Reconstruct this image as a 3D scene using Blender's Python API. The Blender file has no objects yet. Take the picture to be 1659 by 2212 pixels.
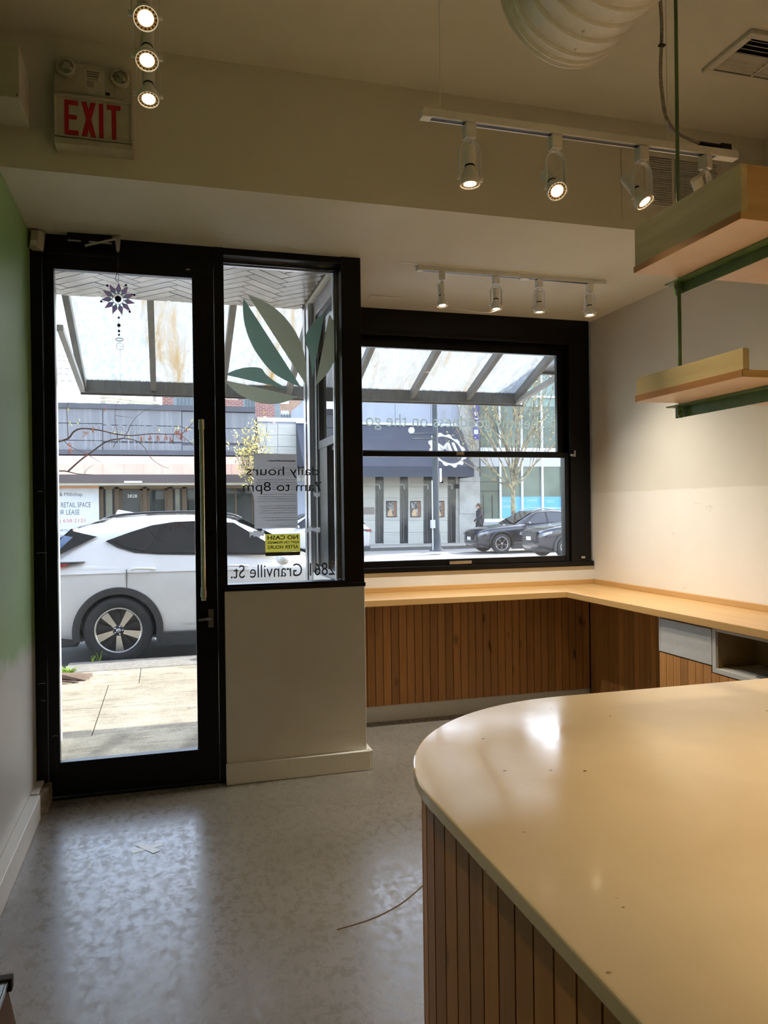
import bpy, math, random
from mathutils import Vector, Matrix
sc = bpy.context.scene
COL = sc.collection
random.seed(7)
R = math.radians

# ---------------------------------------------------------------- camera (26 mm equivalent phone lens, eye height 1.5 m)
FPX = 1661.0
YAW, PITCH, ROLL = 0.2771766, -0.0019716, -0.0127153
EYE = Vector((0, 0, 1.5))
_right = Vector((math.cos(YAW), -math.sin(YAW), 0))
_fwd = Vector((math.sin(YAW) * math.cos(PITCH), math.cos(YAW) * math.cos(PITCH), math.sin(PITCH)))
_up = _right.cross(_fwd)
CR = _right * math.cos(ROLL) + _up * math.sin(ROLL)
CU = -_right * math.sin(ROLL) + _up * math.cos(ROLL)
cam = bpy.data.cameras.new('camera')
cam.sensor_fit = 'HORIZONTAL'
cam.sensor_width = 36.0
cam.lens = 36.0 * FPX / 1659.0
cam.clip_start = 0.02
cam.clip_end = 400
camo = bpy.data.objects.new('camera', cam)
m = Matrix((CR, CU, -_fwd)).transposed().to_4x4()
m.translation = EYE
camo.matrix_world = m
COL.objects.link(camo)
sc.camera = camo

# ---------------------------------------------------------------- sky, sun, exposure
SUN_DIR = Vector((-0.98, -0.52, -1.0)).normalized()      # direction the sunlight travels
w = bpy.data.worlds.new('sky')
sc.world = w
w.use_nodes = True
nt = w.node_tree
nt.nodes.clear()
sky = nt.nodes.new('ShaderNodeTexSky')
sky.sky_type = 'NISHITA'
sky.sun_disc = False
sky.sun_elevation = math.asin(-SUN_DIR.z)
sky.sun_rotation = math.atan2(-SUN_DIR.x, -SUN_DIR.y)
sky.air_density = 1.0
sky.dust_density = 1.6
sky.ozone_density = 1.0
bg = nt.nodes.new('ShaderNodeBackground')
bg.inputs[1].default_value = SKY_STRENGTH = 0.80
wo = nt.nodes.new('ShaderNodeOutputWorld')
hz = nt.nodes.new('ShaderNodeHueSaturation')        # thin spring haze: a paler blue all over
hz.inputs['Saturation'].default_value = 0.72
nt.links.new(sky.outputs[0], hz.inputs['Color'])
nt.links.new(hz.outputs[0], bg.inputs[0])
nt.links.new(bg.outputs[0], wo.inputs[0])
sun = bpy.data.lights.new('sun', 'SUN')
sun.energy = 9.0
sun.angle = R(0.6)
sun.color = (1.0, 0.95, 0.86)
suno = bpy.data.objects.new('sun', sun)
suno.rotation_euler = SUN_DIR.to_track_quat('-Z', 'Y').to_euler()
suno.location = (12, 12, 14)
COL.objects.link(suno)
vs = sc.view_settings
vs.view_transform = 'Standard'
vs.look = 'None'
vs.exposure = 0.60
vs.gamma = 1.0
vs.use_curve_mapping = False
cy = sc.cycles                      # light paths: enough for a lit room, kept short
cy.max_bounces = 5
cy.diffuse_bounces = 3
cy.glossy_bounces = 3
cy.transmission_bounces = 3
cy.transparent_max_bounces = 12
cy.caustics_reflective = False
cy.caustics_refractive = False
cy.use_adaptive_sampling = True
cy.adaptive_threshold = 0.06
cy.use_light_tree = False
cy.adaptive_min_samples = 40
cy.sample_clamp_indirect = 6.0
LAMP_COL = (1.0, 0.75, 0.40)
LAMP_W = 22.0

# ---------------------------------------------------------------- helpers
def _ray(u, v):
    return _fwd + CR * ((u - 829.5) / FPX) - CU * ((v - 1106.0) / FPX)
def at(u, v, Y):
    """the point of the plane y=Y that the photo shows at pixel u,v (its place, worked out from the lens)"""
    d = _ray(u, v)
    return EYE + d * (Y / d.y)
def atz(u, v, z):
    d = _ray(u, v)
    return EYE + d * ((z - EYE.z) / d.z)
def atx(u, v, x):
    d = _ray(u, v)
    return EYE + d * (x / d.x)

def tag(o, label=None, cat=None, group=None, kind=None):
    if label: o['label'] = label
    if cat: o['category'] = cat
    if group: o['group'] = group
    if kind: o['kind'] = kind
    return o
def thing(name, label, cat, loc=(0, 0, 0), rotz=0.0, group=None):
    o = bpy.data.objects.new(name, None)
    o.empty_display_size = 0.1
    COL.objects.link(o)
    o.location = loc
    o.rotation_euler = (0, 0, rotz)
    return tag(o, label, cat, group)
def link(name, me, parent=None, loc=None, mat=None):
    o = bpy.data.objects.new(name, me)
    COL.objects.link(o)
    if parent: o.parent = parent
    if loc is not None: o.location = loc
    return o
def dup(o, parent=None, loc=None, rotz=None, label=None):
    c = o.copy()
    COL.objects.link(c)
    c.parent = parent
    if loc is not None: c.location = loc
    if rotz is not None: c.rotation_euler = (0, 0, rotz)
    if label: c['label'] = label
    for ch in list(o.children): dup(ch, c)
    return c

class MB:
    """collects shapes into one mesh"""
    def __init__(s): s.v = []; s.f = []; s.m = None
    def add(s, vs, fs):
        b = len(s.v)
        s.v += [tuple(s.m @ Vector(p)) if s.m else tuple(p) for p in vs]
        s.f += [tuple(i + b for i in f) for f in fs]
        return s
    def box(s, x0, x1, y0, y1, z0, z1):
        if x0 > x1: x0, x1 = x1, x0
        if y0 > y1: y0, y1 = y1, y0
        if z0 > z1: z0, z1 = z1, z0
        return s.add([(x0, y0, z0), (x1, y0, z0), (x1, y1, z0), (x0, y1, z0), (x0, y0, z1), (x1, y0, z1), (x1, y1, z1), (x0, y1, z1)],
                     [(3, 2, 1, 0), (4, 5, 6, 7), (0, 1, 5, 4), (1, 2, 6, 5), (2, 3, 7, 6), (3, 0, 4, 7)])
    def prism(s, poly, axis, a, b):
        """polygon extruded along an axis: x -> (y,z), y -> (x,z), z -> (x,y)"""
        def P(p, t):
            return (t, p[0], p[1]) if axis == 'x' else (p[0], t, p[1]) if axis == 'y' else (p[0], p[1], t)
        ar = sum(poly[i][0] * poly[(i + 1) % len(poly)][1] - poly[(i + 1) % len(poly)][0] * poly[i][1] for i in range(len(poly)))
        if (ar < 0) != (axis == 'y'): poly = poly[::-1]
        if a > b: a, b = b, a
        n = len(poly)
        return s.add([P(p, a) for p in poly] + [P(p, b) for p in poly],
                     [tuple(range(n - 1, -1, -1)), tuple(range(n, 2 * n))] + [(i, (i + 1) % n, n + (i + 1) % n, n + i) for i in range(n)])
    def tube(s, pts, r, n=8, closed=False):
        pts = [Vector(p) for p in pts]
        k = len(pts)
        rs = r if isinstance(r, (list, tuple)) else [r] * k
        vs, fs = [], []
        ref = None
        for i, p in enumerate(pts):
            if closed: t = pts[(i + 1) % k] - pts[i - 1]
            else: t = pts[min(i + 1, k - 1)] - pts[max(i - 1, 0)]
            t = t.normalized() if t.length > 1e-9 else Vector((0, 0, 1))
            if ref is None: ref = t.orthogonal().normalized()
            ref = ref - t * ref.dot(t)
            ref = ref.normalized() if ref.length > 1e-6 else t.orthogonal().normalized()
            b = t.cross(ref)
            for j in range(n):
                a = 2 * math.pi * j / n
                vs.append(p + (ref * math.cos(a) + b * math.sin(a)) * rs[i])
        for i in range(k if closed else k - 1):
            i2 = (i + 1) % k
            for j in range(n):
                j2 = (j + 1) % n
                fs.append((i * n + j, i * n + j2, i2 * n + j2, i2 * n + j))
        if not closed:
            fs.append(tuple(range(n - 1, -1, -1)))
            fs.append(tuple((k - 1) * n + j for j in range(n)))
        return s.add(vs, fs)
    def lathe(s, prof, c=(0, 0, 0), n=16, axis='z', cap=True):
        vs, fs = [], []
        for r, h in prof:
            for j in range(n):
                a = 2 * math.pi * j / n
                p = (r * math.cos(a), r * math.sin(a), h)
                if axis == 'y': p = (p[0], p[2], -p[1])
                elif axis == 'x': p = (p[2], p[0], p[1])
                vs.append((p[0] + c[0], p[1] + c[1], p[2] + c[2]))
        k = len(prof)
        for i in range(k - 1):
            for j in range(n):
                j2 = (j + 1) % n
                fs.append((i * n + j, i * n + j2, (i + 1) * n + j2, (i + 1) * n + j))
        if cap:
            if prof[0][0] > 1e-6: fs.append(tuple(range(n - 1, -1, -1)))
            if prof[-1][0] > 1e-6: fs.append(tuple((k - 1) * n + j for j in range(n)))
        return s.add(vs, fs)
    def ball(s, c, r, n=10, m=6, sx=1, sy=1, sz=1):
        prof = [(max(1e-5, math.sin(math.pi * i / m)), -math.cos(math.pi * i / m)) for i in range(m + 1)]
        vs, fs = [], []
        for rr, h in prof:
            for j in range(n):
                a = 2 * math.pi * j / n
                vs.append((c[0] + r * sx * rr * math.cos(a), c[1] + r * sy * rr * math.sin(a), c[2] + r * sz * h))
        for i in range(m):
            for j in range(n):
                j2 = (j + 1) % n
                fs.append((i * n + j, i * n + j2, (i + 1) * n + j2, (i + 1) * n + j))
        return s.add(vs, fs)
    def grid(s, rows):
        """loft through rows of points"""
        n = len(rows[0]); vs = [p for r in rows for p in r]
        return s.add(vs, [(i * n + j, i * n + j + 1, (i + 1) * n + j + 1, (i + 1) * n + j) for i in range(len(rows) - 1) for j in range(n - 1)])
    def mesh(s, name, mat=None, smooth=False):
        me = bpy.data.meshes.new(name)
        me.from_pydata(s.v, [], s.f)
        if smooth: me.polygons.foreach_set('use_smooth', [True] * len(me.polygons))
        if mat: me.materials.append(mat)
        me.update()
        return me
    def build(s, name, mat=None, parent=None, smooth=False, bevel=0.0, loc=None, seg=2, flat=40):
        o = link(name, s.mesh(name, mat, smooth), parent, loc)
        if bevel:
            b = o.modifiers.new('bevel', 'BEVEL'); b.width = bevel; b.segments = seg; b.limit_method = 'ANGLE'; b.angle_limit = R(40)
        if smooth:
            o.data.set_sharp_from_angle(angle=R(flat))
        return o
def box(name, x0, x1, y0, y1, z0, z1, mat, parent=None, bevel=0.0):
    return MB().box(x0, x1, y0, y1, z0, z1).build(name, mat, parent, bevel=bevel)
def struct(o, label=None): return tag(o, label, kind='structure')
def spline(pts, n=6):
    """Catmull-Rom through points"""
    P = [Vector(p) for p in pts]
    out = []
    for i in range(len(P) - 1):
        a, b, c, d = P[max(i - 1, 0)], P[i], P[i + 1], P[min(i + 2, len(P) - 1)]
        for k in range(n):
            t = k / n
            out.append(0.5 * ((2 * b) + (c - a) * t + (2 * a - 5 * b + 4 * c - d) * t * t + (3 * b - a - 3 * c + d) * t ** 3))
    out.append(P[-1])
    return out

def text_mesh(s, extrude=0.0, bold=False):
    cu = bpy.data.curves.new('t', 'FONT')
    cu.body = s
    cu.resolution_u = 3
    if bold: cu.offset = 0.022
    ob = bpy.data.objects.new('t', cu)
    COL.objects.link(ob)
    dg = bpy.context.evaluated_depsgraph_get()
    me = bpy.data.meshes.new_from_object(ob.evaluated_get(dg))
    bpy.data.objects.remove(ob)
    bpy.data.curves.remove(cu)
    return me
def text_fit(name, s, x0, x1, z0, z1, y, mat, parent=None, mirror=False, bold=False, axis='y', thick=0.0008):
    """flat lettering filling the rectangle x0..x1, z0..z1 of the plane y; mirrored when it is meant to be read from the street"""
    me = text_mesh(s, bold=bold)
    xs = [v.co.x for v in me.vertices]; ys = [v.co.y for v in me.vertices]
    ax, bx_, ay, by = min(xs), max(xs), min(ys), max(ys)
    for v in me.vertices:
        tx = (v.co.x - ax) / (bx_ - ax); ty = (v.co.y - ay) / (by - ay)
        if mirror: tx = 1 - tx
        v.co = (x0 + tx * (x1 - x0), y, z0 + ty * (z1 - z0))
    me.materials.clear()
    me.materials.append(mat)
    me.name = name
    return link(name, me, parent)

# ---------------------------------------------------------------- materials
def _nodes(name):
    mt = bpy.data.materials.new(name)
    mt.use_nodes = True
    t = mt.node_tree
    return mt, t, t.nodes['Principled BSDF'], t.nodes['Material Output']
def _coord(t, scale=(1, 1, 1), rnd=False, world=False):
    if world:
        src = t.nodes.new('ShaderNodeNewGeometry').outputs['Position']
    else:
        src = t.nodes.new('ShaderNodeTexCoord').outputs['Object']
    mp = t.nodes.new('ShaderNodeMapping')
    mp.inputs['Scale'].default_value = scale
    t.links.new(src, mp.inputs['Vector'])
    if rnd:
        oi = t.nodes.new('ShaderNodeObjectInfo')
        mu = t.nodes.new('ShaderNodeMath'); mu.operation = 'MULTIPLY'; mu.inputs[1].default_value = 37.0
        t.links.new(oi.outputs['Random'], mu.inputs[0])
        cb = t.nodes.new('ShaderNodeCombineXYZ')
        for i in range(3): t.links.new(mu.outputs[0], cb.inputs[i])
        t.links.new(cb.outputs[0], mp.inputs['Location'])
    return mp.outputs[0]
def _noise(t, vec, scale, detail=4.0, rough=0.6, dist=0.0):
    n = t.nodes.new('ShaderNodeTexNoise')
    n.inputs['Scale'].default_value = scale; n.inputs['Detail'].default_value = detail
    n.inputs['Roughness'].default_value = rough; n.inputs['Distortion'].default_value = dist
    t.links.new(vec, n.inputs['Vector'])
    return n.outputs['Fac']
def _ramp(t, fac, a, b, ca=(0, 0, 0), cb=(1, 1, 1)):
    r = t.nodes.new('ShaderNodeValToRGB')
    r.color_ramp.elements[0].position = a; r.color_ramp.elements[1].position = b
    r.color_ramp.elements[0].color = (*ca, 1); r.color_ramp.elements[1].color = (*cb, 1)
    t.links.new(fac, r.inputs[0])
    return r.outputs[0]
def _mix(t, fac, a, b, mode='MIX'):
    x = t.nodes.new('ShaderNodeMix'); x.data_type = 'RGBA'; x.blend_type = mode
    for sck, val in ((x.inputs[0], fac), (x.inputs[6], a), (x.inputs[7], b)):
        if isinstance(val, bpy.types.NodeSocket): t.links.new(val, sck)
        elif isinstance(val, (int, float)): sck.default_value = val
        else: sck.default_value = (*val, 1)
    return x.outputs[2]
def _bump(t, h, strength, dist=0.01, bs=None):
    b = t.nodes.new('ShaderNodeBump'); b.inputs['Strength'].default_value = strength; b.inputs['Distance'].default_value = dist
    t.links.new(h, b.inputs['Height'])
    if bs: t.links.new(b.outputs[0], bs.inputs['Normal'])
    return b
def mat(name, col, rough=0.5, metal=0.0, var=None, bump=None, spec=0.5, coat=0.0, emit=None, scale=(1, 1, 1), rnd=False, world=False):
    """var = (noise scale, second colour, lo, hi); bump = (scale, strength)"""
    mt, t, bs, out = _nodes(name)
    bs.inputs['Base Color'].default_value = (*col, 1)
    bs.inputs['Roughness'].default_value = rough
    bs.inputs['Metallic'].default_value = metal
    bs.inputs['Specular IOR Level'].default_value = spec
    bs.inputs['Coat Weight'].default_value = coat
    bs.inputs['Coat Roughness'].default_value = 0.05
    if emit:
        bs.inputs['Emission Color'].default_value = (*emit[0], 1); bs.inputs['Emission Strength'].default_value = emit[1]
    vec = _coord(t, scale, rnd, world) if (var or bump) else None
    if var:
        f = _ramp(t, _noise(t, vec, var[0]), var[2], var[3])
        t.links.new(_mix(t, f, col, var[1]), bs.inputs['Base Color'])
    if bump: _bump(t, _noise(t, vec, bump[0]), bump[1], bs=bs)
    return mt
def wood(name, c1, c2, grain=2, rough=0.5, knots=True, dens=1.0, varied=0.35):
    """grain: axis along which the fibres run"""
    mt, t, bs, out = _nodes(name)
    s = [14.0 * dens] * 3; s[grain] = 0.9 * dens
    vec = _coord(t, tuple(s), rnd=True)
    f = _ramp(t, _noise(t, vec, 2.0, 6, 0.65, 0.6), 0.3, 0.72)
    col = _mix(t, f, c1, c2)
    if knots:
        s2 = [11.0] * 3; s2[grain] = 5.0
        v2 = _coord(t, tuple(s2), rnd=True)
        vo = t.nodes.new('ShaderNodeTexVoronoi'); vo.inputs['Scale'].default_value = 0.62
        t.links.new(v2, vo.inputs['Vector'])
        k = _ramp(t, vo.outputs['Distance'], 0.06, 0.17, (1, 1, 1), (0, 0, 0))
        col = _mix(t, k, col, tuple(x * 0.28 for x in c1))
    oi = t.nodes.new('ShaderNodeObjectInfo')
    g = _ramp(t, oi.outputs['Random'], 0, 1, (1 - varied,) * 3, (1, 1, 1))
    col = _mix(t, 1.0, col, g, 'MULTIPLY')
    t.links.new(col, bs.inputs['Base Color'])
    bs.inputs['Roughness'].default_value = rough

    return mt
def glass(name, tint=(0.97, 0.98, 0.98), dirt=0.02, dirt_col=(0.8, 0.8, 0.78), dscale=3.0, dlo=0.45, dhi=0.8, gloss=0.06, stretch=(1, 1, 1), dirt2=None):
    """thin pane: light passes straight through, a little is mirrored, grime scatters a little"""
    mt, t, bs, out = _nodes(name)
    t.nodes.remove(bs)
    tr = t.nodes.new('ShaderNodeBsdfTransparent'); tr.inputs[0].default_value = (*tint, 1)
    gl = t.nodes.new('ShaderNodeBsdfGlossy'); gl.inputs['Roughness'].default_value = 0.02
    fr = t.nodes.new('ShaderNodeFresnel'); fr.inputs[0].default_value = 1.35
    fm = t.nodes.new('ShaderNodeMath'); fm.operation = 'MULTIPLY'; fm.inputs[1].default_value = gloss / 0.04
    t.links.new(fr.outputs[0], fm.inputs[0])
    m1 = t.nodes.new('ShaderNodeMixShader')
    t.links.new(fm.outputs[0], m1.inputs[0]); t.links.new(tr.outputs[0], m1.inputs[1]); t.links.new(gl.outputs[0], m1.inputs[2])
    df = t.nodes.new('ShaderNodeBsdfDiffuse'); df.inputs[0].default_value = (*dirt_col, 1)
    tl = t.nodes.new('ShaderNodeBsdfTranslucent'); tl.inputs[0].default_value = (*dirt_col, 1)
    ad = t.nodes.new('ShaderNodeMixShader'); ad.inputs[0].default_value = 0.65
    t.links.new(df.outputs[0], ad.inputs[1]); t.links.new(tl.outputs[0], ad.inputs[2])
    vec = _coord(t, stretch, world=True)
    f = _ramp(t, _noise(t, vec, dscale, 8, 0.7), dlo, dhi)
    if dirt2:
        c2, sc2, lo, hi, st2 = dirt2
        f2 = _ramp(t, _noise(t, _coord(t, st2, world=True), sc2, 6, 0.75, 0.5), lo, hi)
        dc = _mix(t, f2, dirt_col, c2)
        t.links.new(dc, df.inputs[0]); t.links.new(dc, tl.inputs[0])
        mx = t.nodes.new('ShaderNodeMath'); mx.operation = 'MAXIMUM'
        t.links.new(f, mx.inputs[0]); t.links.new(f2, mx.inputs[1]); f = mx.outputs[0]
    dm = t.nodes.new('ShaderNodeMath'); dm.operation = 'MULTIPLY_ADD'; dm.inputs[1].default_value = dirt; dm.inputs[2].default_value = dirt * 0.25
    t.links.new(f, dm.inputs[0])
    m2 = t.nodes.new('ShaderNodeMixShader')
    t.links.new(dm.outputs[0], m2.inputs[0]); t.links.new(m1.outputs[0], m2.inputs[1]); t.links.new(ad.outputs[0], m2.inputs[2])
    t.links.new(m2.outputs[0], out.inputs[0])
    return mt

def vinyl(name, col, through=0.5):
    """thin film: partly lets the light behind it through, in its own colour"""
    mt, t, bs, out = _nodes(name)
    bs.inputs['Base Color'].default_value = (*col, 1); bs.inputs['Roughness'].default_value = .6
    tl = t.nodes.new('ShaderNodeBsdfTranslucent'); tl.inputs[0].default_value = (*col, 1)
    mx = t.nodes.new('ShaderNodeMixShader'); mx.inputs[0].default_value = through
    f = _ramp(t, _noise(t, _coord(t), 9.0), 0.3, 0.8, tuple(x * .93 for x in col), col)
    t.links.new(f, bs.inputs['Base Color']); t.links.new(f, tl.inputs[0])
    t.links.new(bs.outputs[0], mx.inputs[1]); t.links.new(tl.outputs[0], mx.inputs[2]); t.links.new(mx.outputs[0], out.inputs[0])
    return mt

def srgb(r, g, b):
    return tuple((x / 255 / 12.92) if x / 255 <= 0.04045 else ((x / 255 + 0.055) / 1.055) ** 2.4 for x in (r, g, b))
BLACK = mat('black_aluminium', (0.0025, 0.0025, 0.003), 0.30, var=(18, (0.005, 0.005, 0.005), 0.45, 0.8), spec=0.25)
SILVER = mat('brushed_aluminium', (0.55, 0.55, 0.56), 0.28, 1.0)
CHROME = mat('polished_steel', (0.72, 0.71, 0.68), 0.12, 1.0, var=(40, (0.6, 0.6, 0.58), 0.4, 0.7))
WHITE_P = mat('white_wall_paint', (0.72, 0.70, 0.65), 0.6, var=(2.5, (0.66, 0.63, 0.57), 0.4, 0.75))
CEIL_P = mat('ceiling_paint', (0.78, 0.765, 0.68), 0.75, var=(1.4, (0.71, 0.69, 0.605), 0.35, 0.75))
TRIM_P = mat('white_trim_paint', (0.70, 0.69, 0.65), 0.45, var=(22, (0.52, 0.50, 0.46), 0.62, 0.85))
LAMP_P = mat('white_lamp_enamel', (0.86, 0.86, 0.84), 0.4, var=(30, (0.80, 0.79, 0.76), 0.4, 0.7))
DARK = mat('dark_void', (0.01, 0.009, 0.008), 0.7, var=(20, (0.02, 0.018, 0.015), 0.4, 0.7))
GREEN_S = mat('green_painted_steel', srgb(92, 122, 74), 0.45, var=(25, srgb(80, 108, 66), 0.45, 0.7))
GLASS = glass('window_glass', dirt=0.05, dlo=0.5, dhi=0.95, gloss=0.05)
# ================================================================ THE ROOM
XL, XR, YD, YW, ZS, ZC, YB = -0.66, 3.25, 4.40, 5.40, 2.97, 3.55, 3.555

def floor_mat():
    mt, t, bs, out = _nodes('painted_concrete_floor')
    v = _coord(t, (1, 1, 1), world=True)
    n1 = _noise(t, v, 1.3, 6, 0.6)
    n2 = _noise(t, _coord(t, (1.25, 1, 1), world=True), 7.0, 12, 0.8, 0.15)
    n3 = _noise(t, v, 42.0, 6, 0.7)
    n4 = _noise(t, _coord(t, (1.5, 1, 1), world=True), 17.0, 12, 0.78, 0.25)
    n5 = _noise(t, _coord(t, (1, 7, 1), world=True), 6.0, 8, 0.7, 1.2)
    c = _mix(t, _ramp(t, n1, 0.3, 0.7), srgb(132, 127, 120), srgb(112, 107, 98))
    scuff = _ramp(t, n2, 0.56, 0.78)
    c = _mix(t, scuff, c, srgb(90, 81, 70))
    c = _mix(t, _ramp(t, n4, 0.55, 0.68, (0, 0, 0), (.55, .55, .55)), c, srgb(96, 86, 74))
    c = _mix(t, _ramp(t, n5, 0.66, 0.72, (0, 0, 0), (.5, .5, .5)), c, srgb(92, 80, 68))
    pit = _ramp(t, n3, 0.66, 0.74)
    c = _mix(t, pit, c, srgb(78, 66, 54))
    vo = t.nodes.new('ShaderNodeTexVoronoi'); vo.inputs['Scale'].default_value = 5.5
    t.links.new(v, vo.inputs['Vector'])
    c = _mix(t, _ramp(t, vo.outputs['Distance'], 0.022, 0.04, (1, 1, 1), (0, 0, 0)), c, srgb(60, 46, 36))
    t.links.new(c, bs.inputs['Base Color'])
    rr = _mix(t, .55, _ramp(t, n2, 0.42, 0.72, (0.22,) * 3, (0.42,) * 3), _ramp(t, n4, 0.44, 0.62, (0.18,) * 3, (0.62,) * 3))
    t.links.new(rr, bs.inputs['Roughness'])
    bs.inputs['Specular IOR Level'].default_value = 0.55
    _bump(t, n4, 0.02, 0.001, bs)
    return mt
def two_tone(name, top, low, z, soft, tilt=0.0, smudge=None, rough=0.5):
    """wall painted in two colours, the upper one rolled on down to height z"""
    mt, t, bs, out = _nodes(name)
    g = t.nodes.new('ShaderNodeNewGeometry')
    sp = t.nodes.new('ShaderNodeSeparateXYZ'); t.links.new(g.outputs['Position'], sp.inputs[0])
    v = _coord(t, (1, 1, 1), world=True)
    n = _noise(t, v, 5.0, 5, 0.6)
    a = t.nodes.new('ShaderNodeMath'); a.operation = 'MULTIPLY_ADD'; a.inputs[1].default_value = soft * 2; t.links.new(n, a.inputs[0]); t.links.new(sp.outputs[2], a.inputs[2])
    b = t.nodes.new('ShaderNodeMath'); b.operation = 'MULTIPLY_ADD'; b.inputs[1].default_value = tilt; t.links.new(sp.outputs[1], b.inputs[0]); t.links.new(a.outputs[0], b.inputs[2])
    mr = t.nodes.new('ShaderNodeMapRange'); mr.inputs[1].default_value = z; mr.inputs[2].default_value = z + soft
    t.links.new(b.outputs[0], mr.inputs[0])
    c = _mix(t, mr.outputs[0], low, top)
    big = _ramp(t, _noise(t, v, 1.7, 4, 0.5), 0.35, 0.75)
    c = _mix(t, big, c, _mix(t, 1.0, c, (0.93, 0.91, 0.88), 'MULTIPLY'))
    if smudge:
        sm = _ramp(t, _noise(t, _coord(t, (1, 1, 1.6), world=True), 3.6, 5, 0.65, 0.3), 0.66, 0.76)
        c = _mix(t, sm, c, smudge)
    sp2 = _ramp(t, _noise(t, v, 60.0, 4, 0.6), 0.74, 0.8)
    c = _mix(t, sp2, c, (0.30, 0.28, 0.25))
    t.links.new(c, bs.inputs['Base Color'])
    bs.inputs['Roughness'].default_value = rough
    return mt
FLOOR_M = floor_mat()
LEFT_M = two_tone('green_over_white_paint', srgb(146, 186, 120), srgb(212, 213, 211), 0.90, 0.10, rough=0.42)
RIGHT_M = two_tone('patched_cream_paint', srgb(220, 214, 200), srgb(234, 228, 219), 1.62, 0.012, smudge=srgb(208, 196, 178), rough=0.5)

struct(MB().box(XL - .2, XR + .2, -3.2, YD + .06, -.12, 0).box(1.02, XR + .2, YD + .06, 5.5, -.12, 0).build('floor', FLOOR_M), 'grey painted concrete floor, scuffed near the door')
struct(box('ceiling', XL - .2, XR + .2, -3.2, YB, ZC, ZC + .12, CEIL_P), 'cream painted ceiling above the counter')
struct(MB().box(XL - .2, XR + .2, YB, YD + .06, ZS, 4.3).box(1.0, XR + .2, YD + .06, 5.56, ZS, 4.3).build('ceiling_bulkhead', CEIL_P), 'lowered cream ceiling bulkhead over the door and window')
struct(box('wall_left', XL - .2, XL, -3.2, YD + .06, -.12, 4.3, LEFT_M), 'left wall painted green above and pale grey below')
struct(box('wall_right', XR, XR + .2, -3.2, 5.56, -.12, 4.3, RIGHT_M), 'cream right wall with patched paint')
struct(box('wall_back', XL - .2, XR + .2, -3.4, -3.2, -.12, 4.3, WHITE_P), 'wall behind the viewer')
# low wall under the sidelight and its return, wall under the big window
struct(MB().box(.31, 1.11, 4.33, 4.46, 0, 1.07).box(1.0, 1.11, 4.46, 5.38, 0, 1.07).build('wall_entrance', WHITE_P, bevel=.004), 'low cream wall under the sidelight window')
struct(box('wall_front', 1.11, XR, 5.385, 5.56, 0, 1.045, WHITE_P), 'cream wall under the big window')
struct(MB().box(.305, 1.125, 4.30, 4.33, 0, .112).box(1.11, 1.14, 4.31, 5.262, 0, .112).build('baseboard_entrance', TRIM_P, bevel=.003), 'cream baseboard of the low entrance wall')
struct(box('baseboard_left', XL, -.61, -3.2, 4.115, 0, .118, TRIM_P, bevel=.003), 'white baseboard along the green wall')
struct(box('baseboard_front', 1.14, 3.13, 5.262, 5.29, 0, .113, TRIM_P), 'cream baseboard below the wood slats')
struct(box('baseboard_corner', XL, -.625, 4.14, 4.34, 0, .118, TRIM_P, bevel=.002), 'short white baseboard piece at the door jamb')
tag(MB().prism([(-.625, 4.155), (-.59, 4.20), (-.585, 4.335), (-.625, 4.335)], 'z', 0, .105).build('door_stop_block', mat('worn_wood_block', (.20, .15, .10), .7, var=(14, (.45, .40, .32), .45, .7)), bevel=.002), 'small worn wooden block on the floor at the door hinge side', 'block')

# ---------------------------------------------------------------- entrance door
d1 = struct(thing('door_1', '', None)); d1['label'] = 'tall black aluminium entrance door with one large pane'
MB().box(XL, -.605, 4.34, 4.46, 0, ZS).box(-.605, .275, 4.345, 4.46, 2.875, ZS).box(.275, .328, 4.34, 4.46, 0, ZS).box(-.605, .275, 4.35, 4.46, -.01, .012).build('door_frame', BLACK, d1, bevel=.003)
MB().box(-.603, -.548, 4.365, 4.41, .015, 2.873).box(.158, .273, 4.365, 4.41, .015, 2.873).box(-.548, .158, 4.365, 4.41, .015, .195).box(-.548, .158, 4.365, 4.41, 2.796, 2.873).build('door_leaf', BLACK, d1, bevel=.003)
box('pane', -.553, .163, 4.384, 4.390, .19, 2.80, GLASS, d1)
MB().box(-.556, -.548, 4.358, 4.366, .195, 2.796).box(.158, .164, 4.358, 4.366, .195, 2.796).box(-.556, .164, 4.358, 4.366, .187, .195).build('glazing_bead', BLACK, d1)
pb = MB().tube([(.198, 4.315, 1.02), (.198, 4.315, 2.01)], .0135, 14).build('pull_bar', CHROME, d1, smooth=True)
for z in (1.06, 1.975):
    MB().tube([(.198, 4.315, z - .02), (.198, 4.315, z + .02)], .0175, 14).tube([(.198, 4.315, z), (.198, 4.37, z)], .009, 10).build('bar_clamp', CHROME, pb, smooth=True)
    MB().tube([(.198, 4.315, z + .026), (.198, 4.315, z + .032)], .0175, 14).build('bar_ring', CHROME, pb, smooth=True)
MB().lathe([(.017, 0), (.017, .006), (.013, .011), (.0005, .012)], (.241, 4.365, 1.386), 16, 'y').build('lock_cylinder', mat('dull_steel', (.35, .35, .34), .35, 1.0, var=(50, (.25, .25, .24), .4, .7)), d1, smooth=True)
lv = box('lever_plate', .222, .250, 4.357, 4.366, .865, .965, mat('grey_lever_plate', (.22, .22, .21), .4, .6, var=(40, (.16, .16, .15), .4, .7)), d1, bevel=.003)
MB().tube(spline([(.236, 4.36, .918), (.234, 4.33, .918), (.215, 4.325, .917), (.165, 4.327, .912)], 4), [.009] * 9 + [.007] * 3 + [.005], 10).build('lever', mat('grey_lever', (.30, .30, .28), .35, .7, var=(40, (.22, .22, .2), .4, .7)), lv, smooth=True)
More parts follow.
